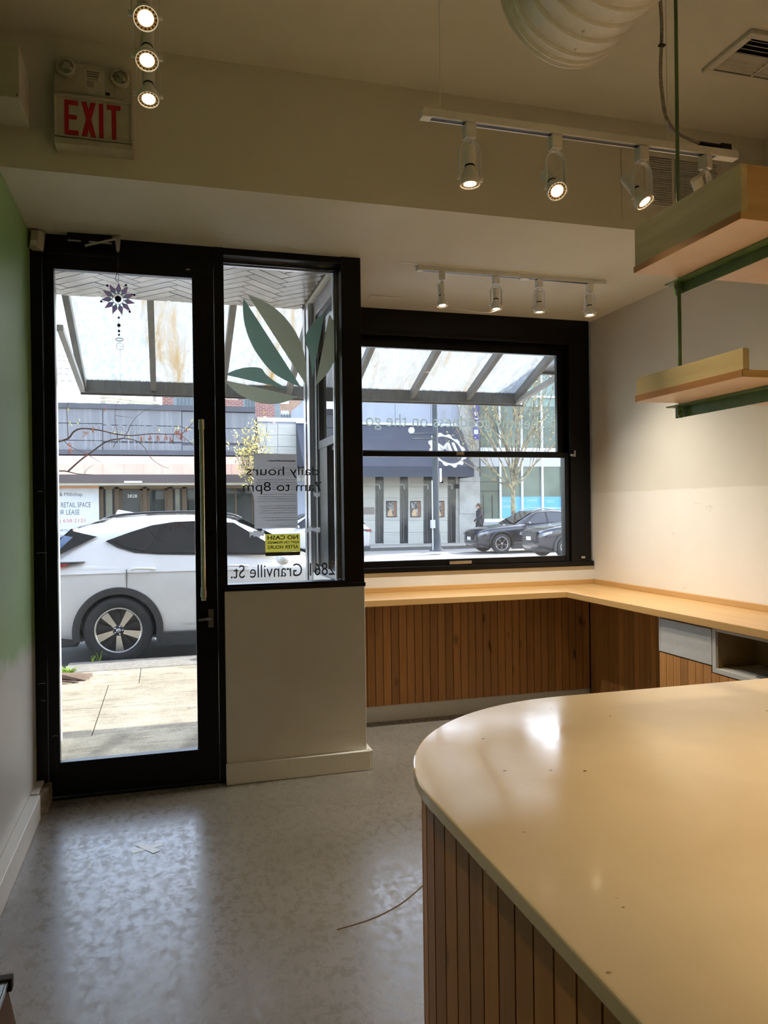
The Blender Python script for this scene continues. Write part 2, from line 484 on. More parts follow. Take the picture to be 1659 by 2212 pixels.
for z in (.882, .95): MB().lathe([(.004, 0), (.004, .003), (.001, .004)], (.236, 4.357, z), 8, 'y').build('screw', DARK, lv)
clo = box('door_closer', -.472, -.252, 4.29, 4.345, 2.915, 2.968, BLACK, d1, bevel=.005)
MB().box(-.47, -.405, 4.286, 4.29, 2.921, 2.929).box(-.365, -.255, 4.286, 4.29, 2.921, 2.929).build('closer_trim', SILVER, clo)
MB().prism([(-.385, 2.893), (-.222, 2.945), (-.222, 2.957), (-.385, 2.905)], 'y', 4.275, 4.285).box(-.235, -.21, 4.27, 4.30, 2.925, 2.966).build('closer_arm', SILVER, clo, bevel=.002)
MB().prism([(-.232, 2.925), (-.21, 2.925), (-.213, 2.885), (-.222, 2.872), (-.23, 2.885)], 'y', 4.262, 4.275).build('closer_foot', SILVER, clo)
MB().box(.128, .147, 4.357, 4.366, 2.836, 2.842).build('door_sticker', mat('beige_sticker', (.5, .42, .3), .6), d1)
for z, x, l in ((1.62, -.64, .03), (1.30, -.645, .05), (.62, -.645, .035), (.53, -.63, .015), (.335, -.585, .028)):
    MB().tube(spline([(x, 4.3395 if x < -.6 else 4.3645, z), (x + l * .5, 4.3395 if x < -.6 else 4.3645, z + .003), (x + l, 4.3395 if x < -.6 else 4.3645, z)], 3), .0012, 5).build('scratch', mat('scratch_paint', (.5, .5, .48), .6), d1)

# ---------------------------------------------------------------- sidelight window with decals
w1 = struct(thing('window_1', 'tall black-framed sidelight beside the door', None)); w1['label'] = 'tall black-framed sidelight window beside the door with leaf decal'
MB().box(.328, 1.0, 4.345, 4.45, 1.045, 1.098).box(.328, 1.0, 4.345, 4.45, 2.932, ZS).box(.993, 1.11, 4.335, 4.455, 1.07, ZS).box(.31, 1.115, 4.325, 4.345, 1.062, 1.085).build('window_frame', BLACK, w1, bevel=.003)
MB().box(.328, .985, 4.45, 4.475, 2.905, 2.934).box(.968, .993, 4.45, 4.475, 1.1, 2.934).build('outer_channel', SILVER, w1)
MB().box(.328, .985, 4.40, 4.412, 2.905, 2.912).box(.965, .970, 4.40, 4.412, 1.1, 2.91).build('gasket', BLACK, w1)
box('pane', .326, .995, 4.425, 4.431, 1.095, 2.935, GLASS, w1)
YG = 4.420
G_D = vinyl('dark_sage_vinyl', srgb(146, 180, 166), .85)
G_L = vinyl('olive_sage_vinyl', srgb(200, 206, 180), .85)
def leaf(pts, m_, n=7):
    P = [at(460 + a * .20494, 520 + b * .20494, YG) for a, b in pts]
    # edge follows a smooth curve from the tip along one side, straight cut along the other
    curve = [(p.x, p.z) for p in spline(P, n)]
    MB().add([(a, YG, b) for a, b in curve], [tuple(range(len(curve)))]).build('leaf_decal', m_, w1)
leaf([(325, 610), (315, 700), (330, 860), (380, 1030), (470, 1200), (620, 1380), (780, 1480), (932, 1548)], G_D)
leaf([(370, 575), (520, 630), (640, 700), (760, 810), (870, 960), (945, 1130), (985, 1330), (978, 1515)], G_L)
leaf([(128, 1412), (230, 1365), (360, 1335), (500, 1342), (560, 1410), (650, 1480), (735, 1530), (822, 1572)], G_D)
leaf([(120, 1468), (200, 1560), (330, 1650), (470, 1705), (600, 1722), (740, 1705), (905, 1645)], G_L)
leaf([(1178, 757), (1090, 830), (1010, 930), (967, 1050), (1005, 1150), (1030, 1270), (1045, 1432), (1080, 1290)], G_D)
leaf([(1226, 770), (1275, 860), (1302, 980), (1308, 1120), (1285, 1250), (1210, 1390), (1078, 1535)], G_L)
VINYL = vinyl('grey_vinyl_lettering', srgb(72, 76, 74), .3)
VINYL_G = vinyl('pale_green_vinyl_lettering', srgb(224, 236, 222), .9)
def px_text(name, s, u0, v0, u1, v1, Y, m_, parent, mirror=True, bold=False):
    a = at(u0, v0, Y); b = at(u1, v1, Y); c = at(u0, v1, Y); d = at(u1, v0, Y)
    return text_fit(name, s, (a.x + c.x) / 2, (b.x + d.x) / 2, (b.z + c.z) / 2, (a.z + d.z) / 2, Y, m_, parent, mirror, bold)
def cpx(c, x0, y0, k): return x0 + c[0] * k, y0 + c[1] * k
k4 = 340 / 1659
px_text('hours_lettering', 'daily hours', *cpx((355, 622), 460, 880, k4), *cpx((1115, 745), 460, 880, k4), YG, VINYL, w1)
px_text('time_lettering', '7am to 8pm', *cpx((315, 785), 460, 880, k4), *cpx((1145, 915), 460, 880, k4), YG, VINYL, w1)
px_text('address_lettering', '2861 Granville St.', *cpx((188, 1648), 460, 880, k4), *cpx((1285, 1785), 460, 880, k4), YG, VINYL, w1)
# notice, sticker and torn tape stuck on the pane
pp = thing('paper_notice', 'white typed paper notice taped to the sidelight glass', 'notice', (.615, 4.4365, 1.405))
PAPER = vinyl('paper', (.60, .585, .585), .48)
pv, pf = [], []
for i in range(7):
    for j in range(2):
        pv.append((-.125 + .25 * i / 6, -.002 * abs(i - 3) / 3, j * (.432 - .004 * (i / 6) ** 2)))
pm = MB(); pm.add(pv, [(2 * i, 2 * i + 2, 2 * i + 3, 2 * i + 1) for i in range(6)])
pm.build('sheet', PAPER, pp)
ink = MB(); rr = random.Random(3)
rows = [(.385, .35), (.345, .30)] + [(.318 - .0135 * i, .45 + .1 * rr.random()) for i in range(8) if i != 2] + [(.195 - .0135 * i, .47) for i in range(4)] + [(.128 - .0135 * i, .46) for i in range(4)] + [(.060, .42), (.046, .40), (.012, .25)]
for z, ww in rows:
    x = .115
    end = .115 - .23 * min(1, ww * 2)
    while x > end + .006:
        l = rr.uniform(.006, .02)
        ink.box(max(x - l, end), x, -.0032, -.0026, z, z + (.0028 if z < .34 else .007 if z > .38 else .0028))
        x -= l + .004
tag(ink.build('printed_lines', mat('grey_ink', (.33, .32, .32), .8), pp), kind='stuff')
ys = thing('warning_sticker', 'yellow sticker reading no cash kept on premises, below the notice', 'sticker', (0, 0, 0))
YEL = vinyl('yellow_sticker', srgb(212, 198, 80), .7)
sx0, sx1, sz0, sz1 = .55, .752, 1.268, 1.372
MB().add([(sx0, 4.4335, sz0), (sx1, 4.4335, sz0), (sx1, 4.4335, sz1), (sx0, 4.4335, sz1)], [(0, 1, 2, 3)]).build('sticker_face', YEL, ys)
box('sticker_strip', sx0, sx1, 4.4337, 4.4353, sz0 - .022, sz0 - .0005, mat('tan_strip', srgb(120, 112, 74), .7, var=(40, srgb(100, 94, 64), .4, .7)), ys)
INKB = mat('dark_sticker_ink', srgb(58, 56, 36), .7)
text_fit('line_lettering', 'NO CASH', sx0 + .013, sx1 - .012, 1.340, 1.364, 4.4330, INKB, ys, True, True)
text_fit('line_lettering', 'KEPT ON PREMISES', sx0 + .013, sx1 - .008, 1.316, 1.330, 4.4330, INKB, ys, True, True)
text_fit('line_lettering', 'AFTER HOURS', sx0 + .013, sx1 - .010, 1.286, 1.307, 4.4330, INKB, ys, True, True)
TAPE = vinyl('torn_white_tape', (.72, .72, .72), .5)
def ragged(name, label, x0, x1, z0, z1, seed, Y=4.4325):
    r_ = random.Random(seed); n = 9
    up = [(x0 + (x1 - x0) * i / n, z1 - r_.random() * (z1 - z0) * .35) for i in range(n + 1)]
    dn = [(x0 + (x1 - x0) * i / n, z0 + r_.random() * (z1 - z0) * .35) for i in range(n, -1, -1)]
    return tag(MB().add([(a, Y, b) for a, b in up + dn], [tuple(range(len(up + dn)))]).build(name, TAPE), label, 'tape')
ragged('tape_remnant', 'torn white tape scrap left of the yellow sticker', .462, .545, 1.352, 1.402, 1)
ragged('tape_remnant', 'torn white tape scrap right of the yellow sticker', .79, .872, 1.372, 1.415, 2)
ragged('tape_remnant', 'torn white tape scrap below the numeral seven', .835, .872, 1.578, 1.615, 3)

# ---------------------------------------------------------------- side window of the bay (seen through the sidelight)
w2 = struct(thing('window_2', 'sash window in the side of the bay', None)); w2['label'] = 'sash window in the side of the bay, facing the entrance'
GREYF = mat('grey_anodised_frame', (.30, .30, .31), .3, .8)
MB().box(1.02, 1.10, 4.455, 4.52, 1.07, ZS).box(1.02, 1.10, 5.28, 5.40, 1.07, ZS).box(1.02, 1.10, 4.52, 5.28, 1.07, 1.12).box(1.02, 1.10, 4.52, 5.28, 2.86, ZS).build('window_frame', GREYF, w2, bevel=.003)
MB().box(.985, 1.02, 5.36, 5.58, 0, ZS).box(.985, 1.0, 5.44, 5.50, 0, ZS).build('corner_post', SILVER, w2, bevel=.004)
MB().box(1.03, 1.07, 4.52, 4.57, 1.93, 2.86).box(1.03, 1.07, 5.23, 5.28, 1.93, 2.86).box(1.03, 1.07, 4.57, 5.23, 1.93, 1.985).box(1.03, 1.07, 4.57, 5.23, 2.82, 2.86).build('upper_sash', BLACK, w2)
MB().box(1.06, 1.10, 4.52, 4.58, 1.12, 1.95).box(1.06, 1.10, 5.20, 5.28, 1.12, 1.95).box(1.06, 1.10, 4.58, 5.20, 1.12, 1.17).box(1.06, 1.10, 4.58, 5.20, 1.90, 1.95).box(1.035, 1.055, 5.0, 5.28, 1.12, 1.93).build('lower_sash', BLACK, w2)
box('pane', 1.048, 1.052, 4.57, 5.23, 1.985, 2.82, GLASS, w2)
box('pane', 1.078, 1.082, 4.58, 5.20, 1.17, 1.90, GLASS, w2)

# ---------------------------------------------------------------- big window
w3 = struct(thing('window_3', 'big black double-hung window over the wood ledge', None)); w3['label'] = 'big black double-hung window over the wood ledge'
MB().box(1.10, 1.30, 5.36, 5.54, 1.045, ZS).box(3.05, 3.225, 5.38, 5.54, 1.045, ZS).box(1.30, 3.05, 5.38, 5.54, 2.80, ZS).box(1.10, 3.24, 5.365, 5.54, 1.045, 1.085).box(1.3, 3.05, 5.365, 5.39, 2.775, 2.80).build('window_frame', BLACK, w3, bevel=.004)
up = MB().box(1.30, 1.34, 5.46, 5.50, 1.93, 2.80).box(2.985, 3.05, 5.46, 5.50, 1.93, 2.80).box(1.34, 2.985, 5.46, 5.50, 2.705, 2.80).box(1.34, 2.985, 5.46, 5.50, 1.905, 1.945).build('upper_sash', BLACK, w3, bevel=.003)
lo = MB().box(1.28, 1.335, 5.40, 5.445, 1.085, 1.935).box(3.012, 3.06, 5.40, 5.445, 1.085, 1.935).box(1.335, 3.012, 5.40, 5.445, 1.085, 1.13).box(1.335, 3.012, 5.40, 5.445, 1.895, 1.935).build('lower_sash', BLACK, w3, bevel=.003)
box('pane', 1.33, 2.99, 5.478, 5.484, 1.94, 2.71, GLASS, w3)
box('pane', 1.33, 3.015, 5.42, 5.426, 1.125, 1.90, GLASS, w3)
MB().box(2.10, 2.165, 5.385, 5.40, 1.907, 1.932).build('sash_lock', mat('worn_brass', (.30, .24, .14), .4, .8, var=(60, (.1, .09, .07), .45, .6)), lo, bevel=.002)
MB().box(2.03, 2.21, 5.375, 5.40, 1.090, 1.118).build('sash_lift', CHROME, lo, bevel=.004)
MB().box(3.045, 3.085, 5.37, 5.385, 1.905, 1.922).box(3.075, 3.09, 5.365, 5.38, 1.90, 1.95).build('side_latch', SILVER, w3, bevel=.002)
MB().box(3.13, 3.165, 5.368, 5.38, 1.105, 1.122).build('frame_clip', SILVER, w3, bevel=.002)
a = at(790, 903, 5.472); b = at(1160, 903, 5.472)
text_fit('slogan_lettering', 'healthy goodness on the go', a.x, b.x, 2.095, 2.215, 5.472, VINYL_G, w3, True)

# ---------------------------------------------------------------- wood ledge, slats, cabinet
LEDGE = wood('oiled_birch_ledge', srgb(206, 166, 108), srgb(190, 146, 88), 0, .33, False, .6, .05)
LEDGE_Y = wood('oiled_birch_ledge_side', srgb(206, 166, 108), srgb(190, 146, 88), 1, .33, False, .6, .05)
LEDGE_E = mat('birch_ply_edge', srgb(176, 128, 74), .5, var=(40, srgb(150, 106, 60), .4, .7), scale=(.3, .3, 4))
lg = thing('wood_ledge', 'L-shaped pale wood ledge running under the window and along the right wall', 'ledge')
MB().box(1.112, 2.745, 4.915, 5.384, .862, .905).build('ledge_board', LEDGE, lg, bevel=.003)
MB().box(2.745, XR, 1.3, 5.384, .862, .905).build('ledge_board', LEDGE_Y, lg, bevel=.003)
MB().box(1.112, XR - .02, 5.364, 5.385, .905, .940).build('backsplash_strip', LEDGE, lg, bevel=.002)
MB().box(XR - .022, XR, 1.3, 5.364, .905, .942).build('backsplash_strip', LEDGE_Y, lg, bevel=.002)
SLAT = wood('stained_pine_slat', srgb(206, 150, 88), srgb(182, 124, 66), 2, .5, True, 1.0, .34)
sp = thing('slat_panelling', 'vertical brown pine slats covering the wall below the ledge', 'panelling')
box('backing_board', 1.14, 3.15, 5.264, 5.30, .113, .862, DARK, sp)
box('backing_board', 3.144, 3.2, 2.0, 5.264, 0.0, .862, DARK, sp)
s0 = MB().box(0, .0545, 0, .014, .115, .860).mesh('slat', SLAT)
s1 = MB().box(0, .014, -.0600, 0, .03, .860).mesh('slat_side', SLAT)
x = 1.1245
while x < 3.08:
    link('slat', s0, sp, (x, 5.25, 0)); x += .0588
y = 5.248
while y > 3.95:
    link('slat', s1, sp, (3.13, y, 0)); y -= .0632
# cabinet under the ledge at the right
cb = thing('ledge_cabinet', 'cabinet under the right ledge with white drawer front and open niche', 'cabinet')
WLAM = mat('white_laminate', (.60, .60, .60), .4, var=(12, (.55, .55, .55), .4, .7))
MB().box(2.80, 3.12, 3.445, 3.905, .04, .85).box(2.80, 3.12, 2.2, 2.76, .04, .85).box(2.80, 3.12, 2.76, 3.445, .04, .62).box(3.06, 3.12, 2.76, 3.445, .62, .85).build('carcass', mat('cabinet_board', (.40, .30, .17), .6, var=(9, (.34, .25, .14), .4, .7)), cb)
MB().box(2.782, 2.80, 3.455, 3.893, .655, .848).build('drawer_front', WLAM, cb, bevel=.002)
MB().box(2.784, 2.80, 3.897, 3.91, .655, .855).build('white_strip', WLAM, cb)
MB().box(2.784, 2.80, 3.425, 3.451, .62, .856).box(2.784, 2.80, 2.76, 3.425, .84, .856).box(2.784, 3.06, 2.76, 3.425, .62, .645).box(2.784, 2.80, 2.76, 2.79, .645, .84).build('white_frame', WLAM, cb, bevel=.001)
box('niche_box', 2.82, 2.93, 2.95, 3.18, .646, .655, mat('grey_plastic_grille', (.12, .12, .12), .5, var=(30, (.08, .08, .08), .4, .7)), cb, bevel=.002)
s2 = MB().box(0, .016, -.0600, 0, .03, .648).mesh('cabinet_slat', SLAT)
y = 3.905
for k in range(19):
    link('slat', s2, cb, (2.784, y - .0638 * k, 0 if k < 7 else -.035))

# ---------------------------------------------------------------- island counter
def quartz():
    mt, t, bs, out = _nodes('cream_quartz')
    v = _coord(t, (1, 1, 1), world=True)
    c = _mix(t, _ramp(t, _noise(t, v, 2.2, 6, .6, .5), .35, .75), srgb(230, 212, 188), srgb(218, 198, 170))
    vo = t.nodes.new('ShaderNodeTexVoronoi'); vo.inputs['Scale'].default_value = 13.0
    t.links.new(_coord(t, (1, 1.3, 1), world=True), vo.inputs['Vector'])
    clump = _ramp(t, _noise(t, v, 2.6, 2, .5), .47, .55)
    crumb = _ramp(t, vo.outputs['Distance'], .045, .062, (1, 1, 1), (0, 0, 0))
    mu = _mix(t, 1.0, crumb, clump, 'MULTIPLY')
    c = _mix(t, mu, c, srgb(92, 62, 36))
    t.links.new(c, bs.inputs['Base Color'])
    t.links.new(_ramp(t, _noise(t, v, 6.0, 8, .7), .35, .75, (.07,) * 3, (.17,) * 3), bs.inputs['Roughness'])
    bs.inputs['Specular IOR Level'].default_value = .5
    return mt
ZT, CX0, CY1, CX1, CRD = .92, .508, 2.138, 2.35, .66
isl = thing('island_counter', 'island counter with a rounded cream quartz top and pine slat front', 'counter')
def rounded(off, n=24):
    x0, y1, r = CX0 + off, CY1 - off, CRD - off
    pts = [(x0, -1.6)]
    for i in range(n + 1):
        a = math.pi - (math.pi / 2) * i / n
        pts.append((x0 + r + r * math.cos(a), y1 - r + r * math.sin(a)))
    return pts + [(CX1, y1), (CX1, -1.6)]
MB().prism(rounded(0), 'z', ZT - .03, ZT).build('quartz_top', quartz(), isl, bevel=.004)
MB().prism(rounded(.045), 'z', .0, ZT - .032).build('core', DARK, isl)
PATH = rounded(.026, 40)[:-2]
sl = MB().box(0, .0585, -.008, .008, .02, ZT - .031).mesh('counter_slat', SLAT)
acc, seg_l = 0.0, []
P = [Vector((p[0], p[1], 0)) for p in PATH] + [Vector((CX1, CY1 - .026, 0))]
cum = [0.0]
for i in range(len(P) - 1): cum.append(cum[-1] + (P[i + 1] - P[i]).length)
def on_path(s):
    for i in range(len(P) - 1):
        if s <= cum[i + 1]: return P[i].lerp(P[i + 1], (s - cum[i]) / max(1e-6, cum[i + 1] - cum[i]))
    return P[-1]
s = 1.0
while s < cum[-1] - .06:
    a, b = on_path(s), on_path(s + .0638)
    o = link('slat', sl, isl, (a.x, a.y, 0)); o.rotation_euler = (0, 0, math.atan2(b.y - a.y, b.x - a.x))
    s += .0638

# ---------------------------------------------------------------- hanging shelves
PLY = wood('pale_plywood', srgb(220, 206, 164), srgb(188, 168, 120), 1, .5, False, .7, .06)
PLY_X = wood('pale_plywood_front', srgb(226, 192, 138), srgb(202, 164, 108), 0, .5, False, .7, .06)
PLY_E = wood('plywood_edge', srgb(188, 136, 76), srgb(166, 114, 60), 1, .5, False, .6, .06)
PLY_U = mat('pinkish_plywood', srgb(214, 188, 166), .4, var=(5, srgb(204, 176, 152), .4, .7))
XS, YN, YF = 1.50, 1.727, 2.216
for nm, zb, up_h, lab in (('hanging_shelf', 2.273, .150, 'upper hanging plywood shelf with a tall edge board'), ('hanging_shelf', 1.848, .078, 'lower hanging plywood shelf with a low end board')):
    sh = thing(nm, lab, 'shelf')
    MB().box(XS, 2.9, YN, YF, zb, zb + .0195).build('board', PLY_U, sh)
    MB().box(XS - .002, XS, YN, YF, zb, zb + .020).build('edge_band', PLY_E, sh)
    MB().box(XS, 2.9, YN - .002, YN, zb, zb + .020).build('edge_band', PLY_X, sh)
    MB().box(XS + .002, XS + .022, YN, YF - .003, zb + .020, zb + up_h).build('end_board', PLY, sh)
    if up_h > .1:
        MB().box(XS + .022, 2.9, YN, YN + .020, zb + .020, zb + up_h).build('front_board', PLY_X, sh)
br = thing('shelf_hanger', 'green steel hanger with a threaded rod and two angle brackets holding the shelves', 'hanger')
XH, YH = 1.703, 2.256
for yy in (YH, YH - .62):
    MB().tube([(XH, yy, 1.805), (XH, yy, ZC)], .0063, 8).build('rod', GREEN_S, br)
for zb in (2.273, 1.848):
    MB().prism([(XH - .024, zb - .0005), (XH + .022, zb - .0005), (XH + .022, zb - .0045), (XH + .018, zb - .0045), (XH + .018, zb - .040), (XH + .014, zb - .040), (XH + .014, zb - .0045), (XH - .024, zb - .0045)], 'y', YH - .68, YH + .046).build('angle_bracket', GREEN_S, br)
    for yy in (YH, YH - .62):
        for dz in (.005, .023): MB().lathe([(.0115, 0), (.0115, -.012)], (XH, yy, zb - dz), 6).build('nut', GREEN_S, br)

# ---------------------------------------------------------------- small leaning frame at the lower left edge of the view
ab = thing('board_stand', 'low brown board with an aluminium top rail by the left wall', 'board')
BRN = mat('brown_board', srgb(92, 66, 42), .6, var=(12, srgb(74, 52, 34), .4, .7))
MB().prism([(-.405, .36), (-.385, .36), (-.315, 0), (-.345, 0)], 'y', 1.35, 2.05).build('panel', BRN, ab)
MB().prism([(-.405, .36), (-.42, .36), (-.56, 0), (-.53, 0)], 'y', 1.35, 2.05).build('panel', BRN, ab)
MB().box(-.398, -.386, 1.36, 2.04, .361, .372).box(-.384, -.380, 1.36, 2.04, .361, .372).build('rail', SILVER, ab)
MB().box(-.41, -.372, 2.04, 2.065, .345, .378).build('end_cap', DARK, ab, bevel=.003)

# marks on the floor
fm = mat('beige_tape', srgb(186, 182, 166), .3, var=(30, srgb(166, 160, 142), .4, .7))
c0 = atz(318, 1832, 0)
xm = MB()
for a_, dz_ in ((.35, .001), (2.2, .0018)):
    d_ = Vector((math.cos(a_), math.sin(a_), 0)); n_ = Vector((-d_.y, d_.x, 0)) * .018
    xm.add([c0 - d_ * .07 - n_ + Vector((0, 0, dz_)), c0 + d_ * .07 - n_ + Vector((0, 0, dz_)), c0 + d_ * .07 + n_ + Vector((0, 0, dz_)), c0 - d_ * .07 + n_ + Vector((0, 0, dz_))], [(0, 1, 2, 3)])
tag(xm.build('tape_mark', fm), 'beige tape cross stuck on the floor before the door', 'tape')
sk = [atz(u_, v_, .0008) for u_, v_ in ((728, 2008), (800, 1986), (850, 1962), (885, 1938), (925, 1902))]
MB().tube(spline(sk, 5), .0022, 4).build('scratch', mat('floor_scratch', srgb(112, 84, 64), .8), bpy.data.objects['floor'])
# ================================================================ FIXTURES ON CEILING AND WALLS
LENS = mat('lit_lamp_lens', (1, .9, .7), .4, emit=((1.0, .82, .55), 9.0))
NOTCH = mat('amber_glow_ring', (.75, .52, .25), .4, .3, var=(60, (.6, .4, .18), .4, .7))  # warm glow around the lens put into the ring colour
SLOT = mat('black_track_slot', (.02, .02, .02), .5)
COPPER = mat('track_conductor', (.5, .5, .48), .3, .9)
_adapter = MB().box(-.018, .018, -.018, .018, -.05, -.004).box(-.012, .012, -.012, .012, -.006, .002).mesh('adapter', LAMP_P)
arch = [(-.037, 0, -.188), (-.037, 0, -.10)] + [(-.037 * math.cos(a), 0, -.10 + .045 * math.sin(a)) for a in [math.pi * i / 8 for i in range(1, 8)]] + [(.037, 0, -.10), (.037, 0, -.188)]
ym = MB()
for i in range(len(arch) - 1):
    p, q = Vector(arch[i]), Vector(arch[i + 1])
    t_ = (q - p).normalized(); nn = Vector((t_.z, 0, -t_.x)) * .0018
    vs_ = []
    for e in (p, q):
        for sgn in (-1, 1):
            for yy in (-.0085, .0085): vs_.append(e + nn * sgn + Vector((0, yy, 0)))
    ym.add(vs_, [(0, 1, 3, 2), (4, 6, 7, 5), (0, 4, 5, 1), (2, 3, 7, 6), (0, 2, 6, 4), (1, 5, 7, 3)])
ym.tube([(-.046, 0, -.185), (-.034, 0, -.185)], .008, 10).tube([(.034, 0, -.185), (.046, 0, -.185)], .008, 10)
_yoke = ym.mesh('yoke', LAMP_P)
# the lamp proper points down -z with its pivot at the origin
_socket = MB().lathe([(.0005, .112), (.019, .112), (.0205, .108), (.0205, .048), (.019, .046)], n=18).mesh('socket', LAMP_P, True)
_gap = MB().lathe([(.017, .048), (.017, .040)], n=18).mesh('socket_gap', DARK, True)
_refl = MB().lathe([(.016, .042), (.017, .034), (.022, .022), (.031, .006), (.0345, -.006), (.0350, -.018), (.0335, -.022), (.031, -.020)], n=24, cap=False).mesh('lamp_housing', LAMP_P, True)
for me_ in (_socket, _refl): me_.set_sharp_from_angle(angle=R(45))
nm_ = MB().lathe([(.0315, -.0185), (.0205, -.0172)], n=24, cap=False)
_ring = nm_.mesh('lens_ring', NOTCH)
nn_ = MB()
for i in range(16):
    a = 2 * math.pi * i / 16; c_, s_ = math.cos(a), math.sin(a)
    pts_ = []
    for r_, w_ in ((.0245, .0018), (.0300, .0026)):
        for sg in (-1, 1): pts_.append((r_ * c_ - sg * w_ * s_, r_ * s_ + sg * w_ * c_, -.0195))
    nn_.add(pts_, [(0, 1, 3, 2)])
_notch = nn_.mesh('lens_slots', SLOT)
_lens = MB().lathe([(.0212, -.0178), (.016, -.0195), (.0005, -.0205)], n=24, cap=False).mesh('lens', LENS, True)
def lamp_head(loc, aim, label, group, yaw=0.0, lit=1.0, cable=1, cone=46, cat='track lamp', col=None):
    h = thing('track_lamp', label, cat, loc, yaw, group)
    link('adapter', _adapter, h); link('yoke', _yoke, h)
    d = Matrix.Rotation(-yaw, 3, 'Z') @ Vector(aim).normalized()
    q = d.to_track_quat('-Z', 'Y')
    so = link('socket', _socket, h, (0, 0, -.185)); rf = link('lamp_housing', _refl, h, (0, 0, -.185)); gp = link('socket_gap', _gap, h, (0, 0, -.185))
    for o in (so, rf, gp): o.rotation_mode = 'QUATERNION'; o.rotation_quaternion = q
    link('lens', _lens, rf); link('lens_ring', _ring, rf); link('lens_slots', _notch, rf)
    if cable:
        top = Vector((0, 0, -.185)) + q @ Vector((0, 0, .11))
        MB().tube(spline([(0, 0, -.05), (-.012 * cable, .004, -.075), (-.026 * cable, .006, -.11), (top.x - .012 * cable, top.y, top.z - .01), tuple(top)], 4), .0022, 6).build('cord', LAMP_P, h, smooth=True)
    if lit > 0:
        l = bpy.data.lights.new('spot', 'SPOT'); l.energy = LAMP_W * lit; l.color = col or LAMP_COL
        l.spot_size = R(cone * 2); l.spot_blend = 1.0; l.shadow_soft_size = .022
        lo_ = bpy.data.objects.new('lamp_light', l); COL.objects.link(lo_); lo_.parent = h
        lo_.rotation_mode = 'QUATERNION'; lo_.rotation_quaternion = q
        lo_.location = Vector((0, 0, -.185)) + q @ Vector((0, 0, -.03))
    return h
def track(name, label, p, q, z, group=None):
    """track body from p to q (x,y); its open face looks down at height z"""
    p, q = Vector((*p, 0)), Vector((*q, 0)); L = (q - p).length; a = math.atan2(q.y - p.y, q.x - p.x)
    t_ = thing(name, label, 'light track', (p.x, p.y, z), a, group)
    MB().box(0, L, -.018, .018, .003, .026).box(0, L, -.018, -.012, 0, .003).box(0, L, .012, .018, 0, .003).build('track_body', LAMP_P, t_)
    MB().box(.03, L - .09, -.009, .009, -.0005, .003).build('track_slot', SLOT, t_)
    for s_ in (-1, 1): MB().box(.0, L, .0095 * s_, .0115 * s_, -.0012, .002).build('conductor', SILVER, t_)
    MB().box(-.004, .03, -.0175, .0175, -.002, .021).build('end_cap', LAMP_P, t_)
    MB().box(L - .09, L + .004, -.0175, .0175, -.002, .021).build('end_cap', LAMP_P, t_)
    return t_
# suspended track above the counter
Z2, Y2T = 2.80, 2.414
tk = track('light_track', 'suspended white light track hung on wires above the counter', (.835, Y2T), (2.073, Y2T), Z2)
MB().tube([(.065, 0, .022), (.065, 0, ZC - Z2)], .0016, 6).lathe([(.007, .022), (.007, .03), (.003, .04)], (.065, 0, 0), 10).build('suspension_wire', LAMP_P, tk)
MB().tube([(.945, 0, .022), (.945, 0, ZC - Z2)], .0016, 6).build('suspension_wire', LAMP_P, tk)
cond = MB().tube(spline([(.930, .01, ZC - Z2), (.926, .008, .60), (.934, .01, .45), (.928, .012, .30), (.932, .008, .20), (.945, .004, .12), (.985, 0, .070), (1.06, 0, .048), (1.15, 0, .038), (1.21, 0, .040)], 8), .0065, 8)
cond.build('flexible_conduit', mat('dusty_flexible_conduit', (.42, .38, .32), .5, .3, var=(120, (.2, .18, .15), .45, .6), scale=(.2, .2, 4)), tk, smooth=True)
MB().tube([(1.08, 0, .042), (1.2, 0, .040)], .009, 8).box(1.17, 1.215, -.012, .012, .024, .05).build('conduit_fitting', DARK, tk)
for z_ in (.60, .38): MB().box(.917, .94, -.004, .010, z_, z_ + .006).build('cable_tie', DARK, tk)
GR2 = 'lamps on the suspended track'
lamp_head((1.003, Y2T, Z2), (0, -.02, -1), 'white track lamp pointing straight down, leftmost on the suspended track', GR2, 0, 1.5, -1)
lamp_head((1.324, Y2T, Z2), (-.05, -.9, -1), 'white track lamp tilted toward the viewer, second on the suspended track', GR2, 0, 2.4, -1, 25)
lamp_head((1.671, Y2T, Z2), (.42, -.50, -1), 'white track lamp tilted to the right, beside the wall grille', GR2, 0, 1.5, 1)
lamp_head((1.942, Y2T, Z2), (.9, .45, -1), 'white track lamp half hidden behind the green hanger rod', GR2, .4, 1.5, -1)
# track under the soffit, before the window
Z3, Y3T = 2.945, 4.40
tk3 = track('light_track', 'white light track fixed to the ceiling in front of the big window', (1.483, Y3T), (2.755, Y3T), Z3)
MB().box(.64, .75, -.05, .05, .022, .026).box(.675, .73, -.022, .022, -.006, .02).build('power_feed', LAMP_P, tk3, bevel=.003)
GR3 = 'lamps on the track by the window'
lamp_head((1.637, Y3T, Z3), (.03, -.10, -1), 'white lamp seen edge-on, leftmost on the track by the window', GR3, 1.25,  2.3, 1, cone=58, col=(1, .93, .80))
lamp_head((1.993, Y3T, Z3), (0, -.05, -1), 'white lamp pointing down, second on the track by the window', GR3, 0,  2.3, 0, cone=58, col=(1, .93, .80))
lamp_head((2.288, Y3T, Z3), (.03, .06, -1), 'white lamp pointing down, third on the track by the window', GR3, 0,  2.3, 1, cone=58, col=(1, .93, .80))
lamp_head((2.647, Y3T, Z3), (.03, -.05, -1), 'white lamp nearest the right wall on the track by the window', GR3, 0,  2.3, 1, cone=58, col=(1, .93, .80))
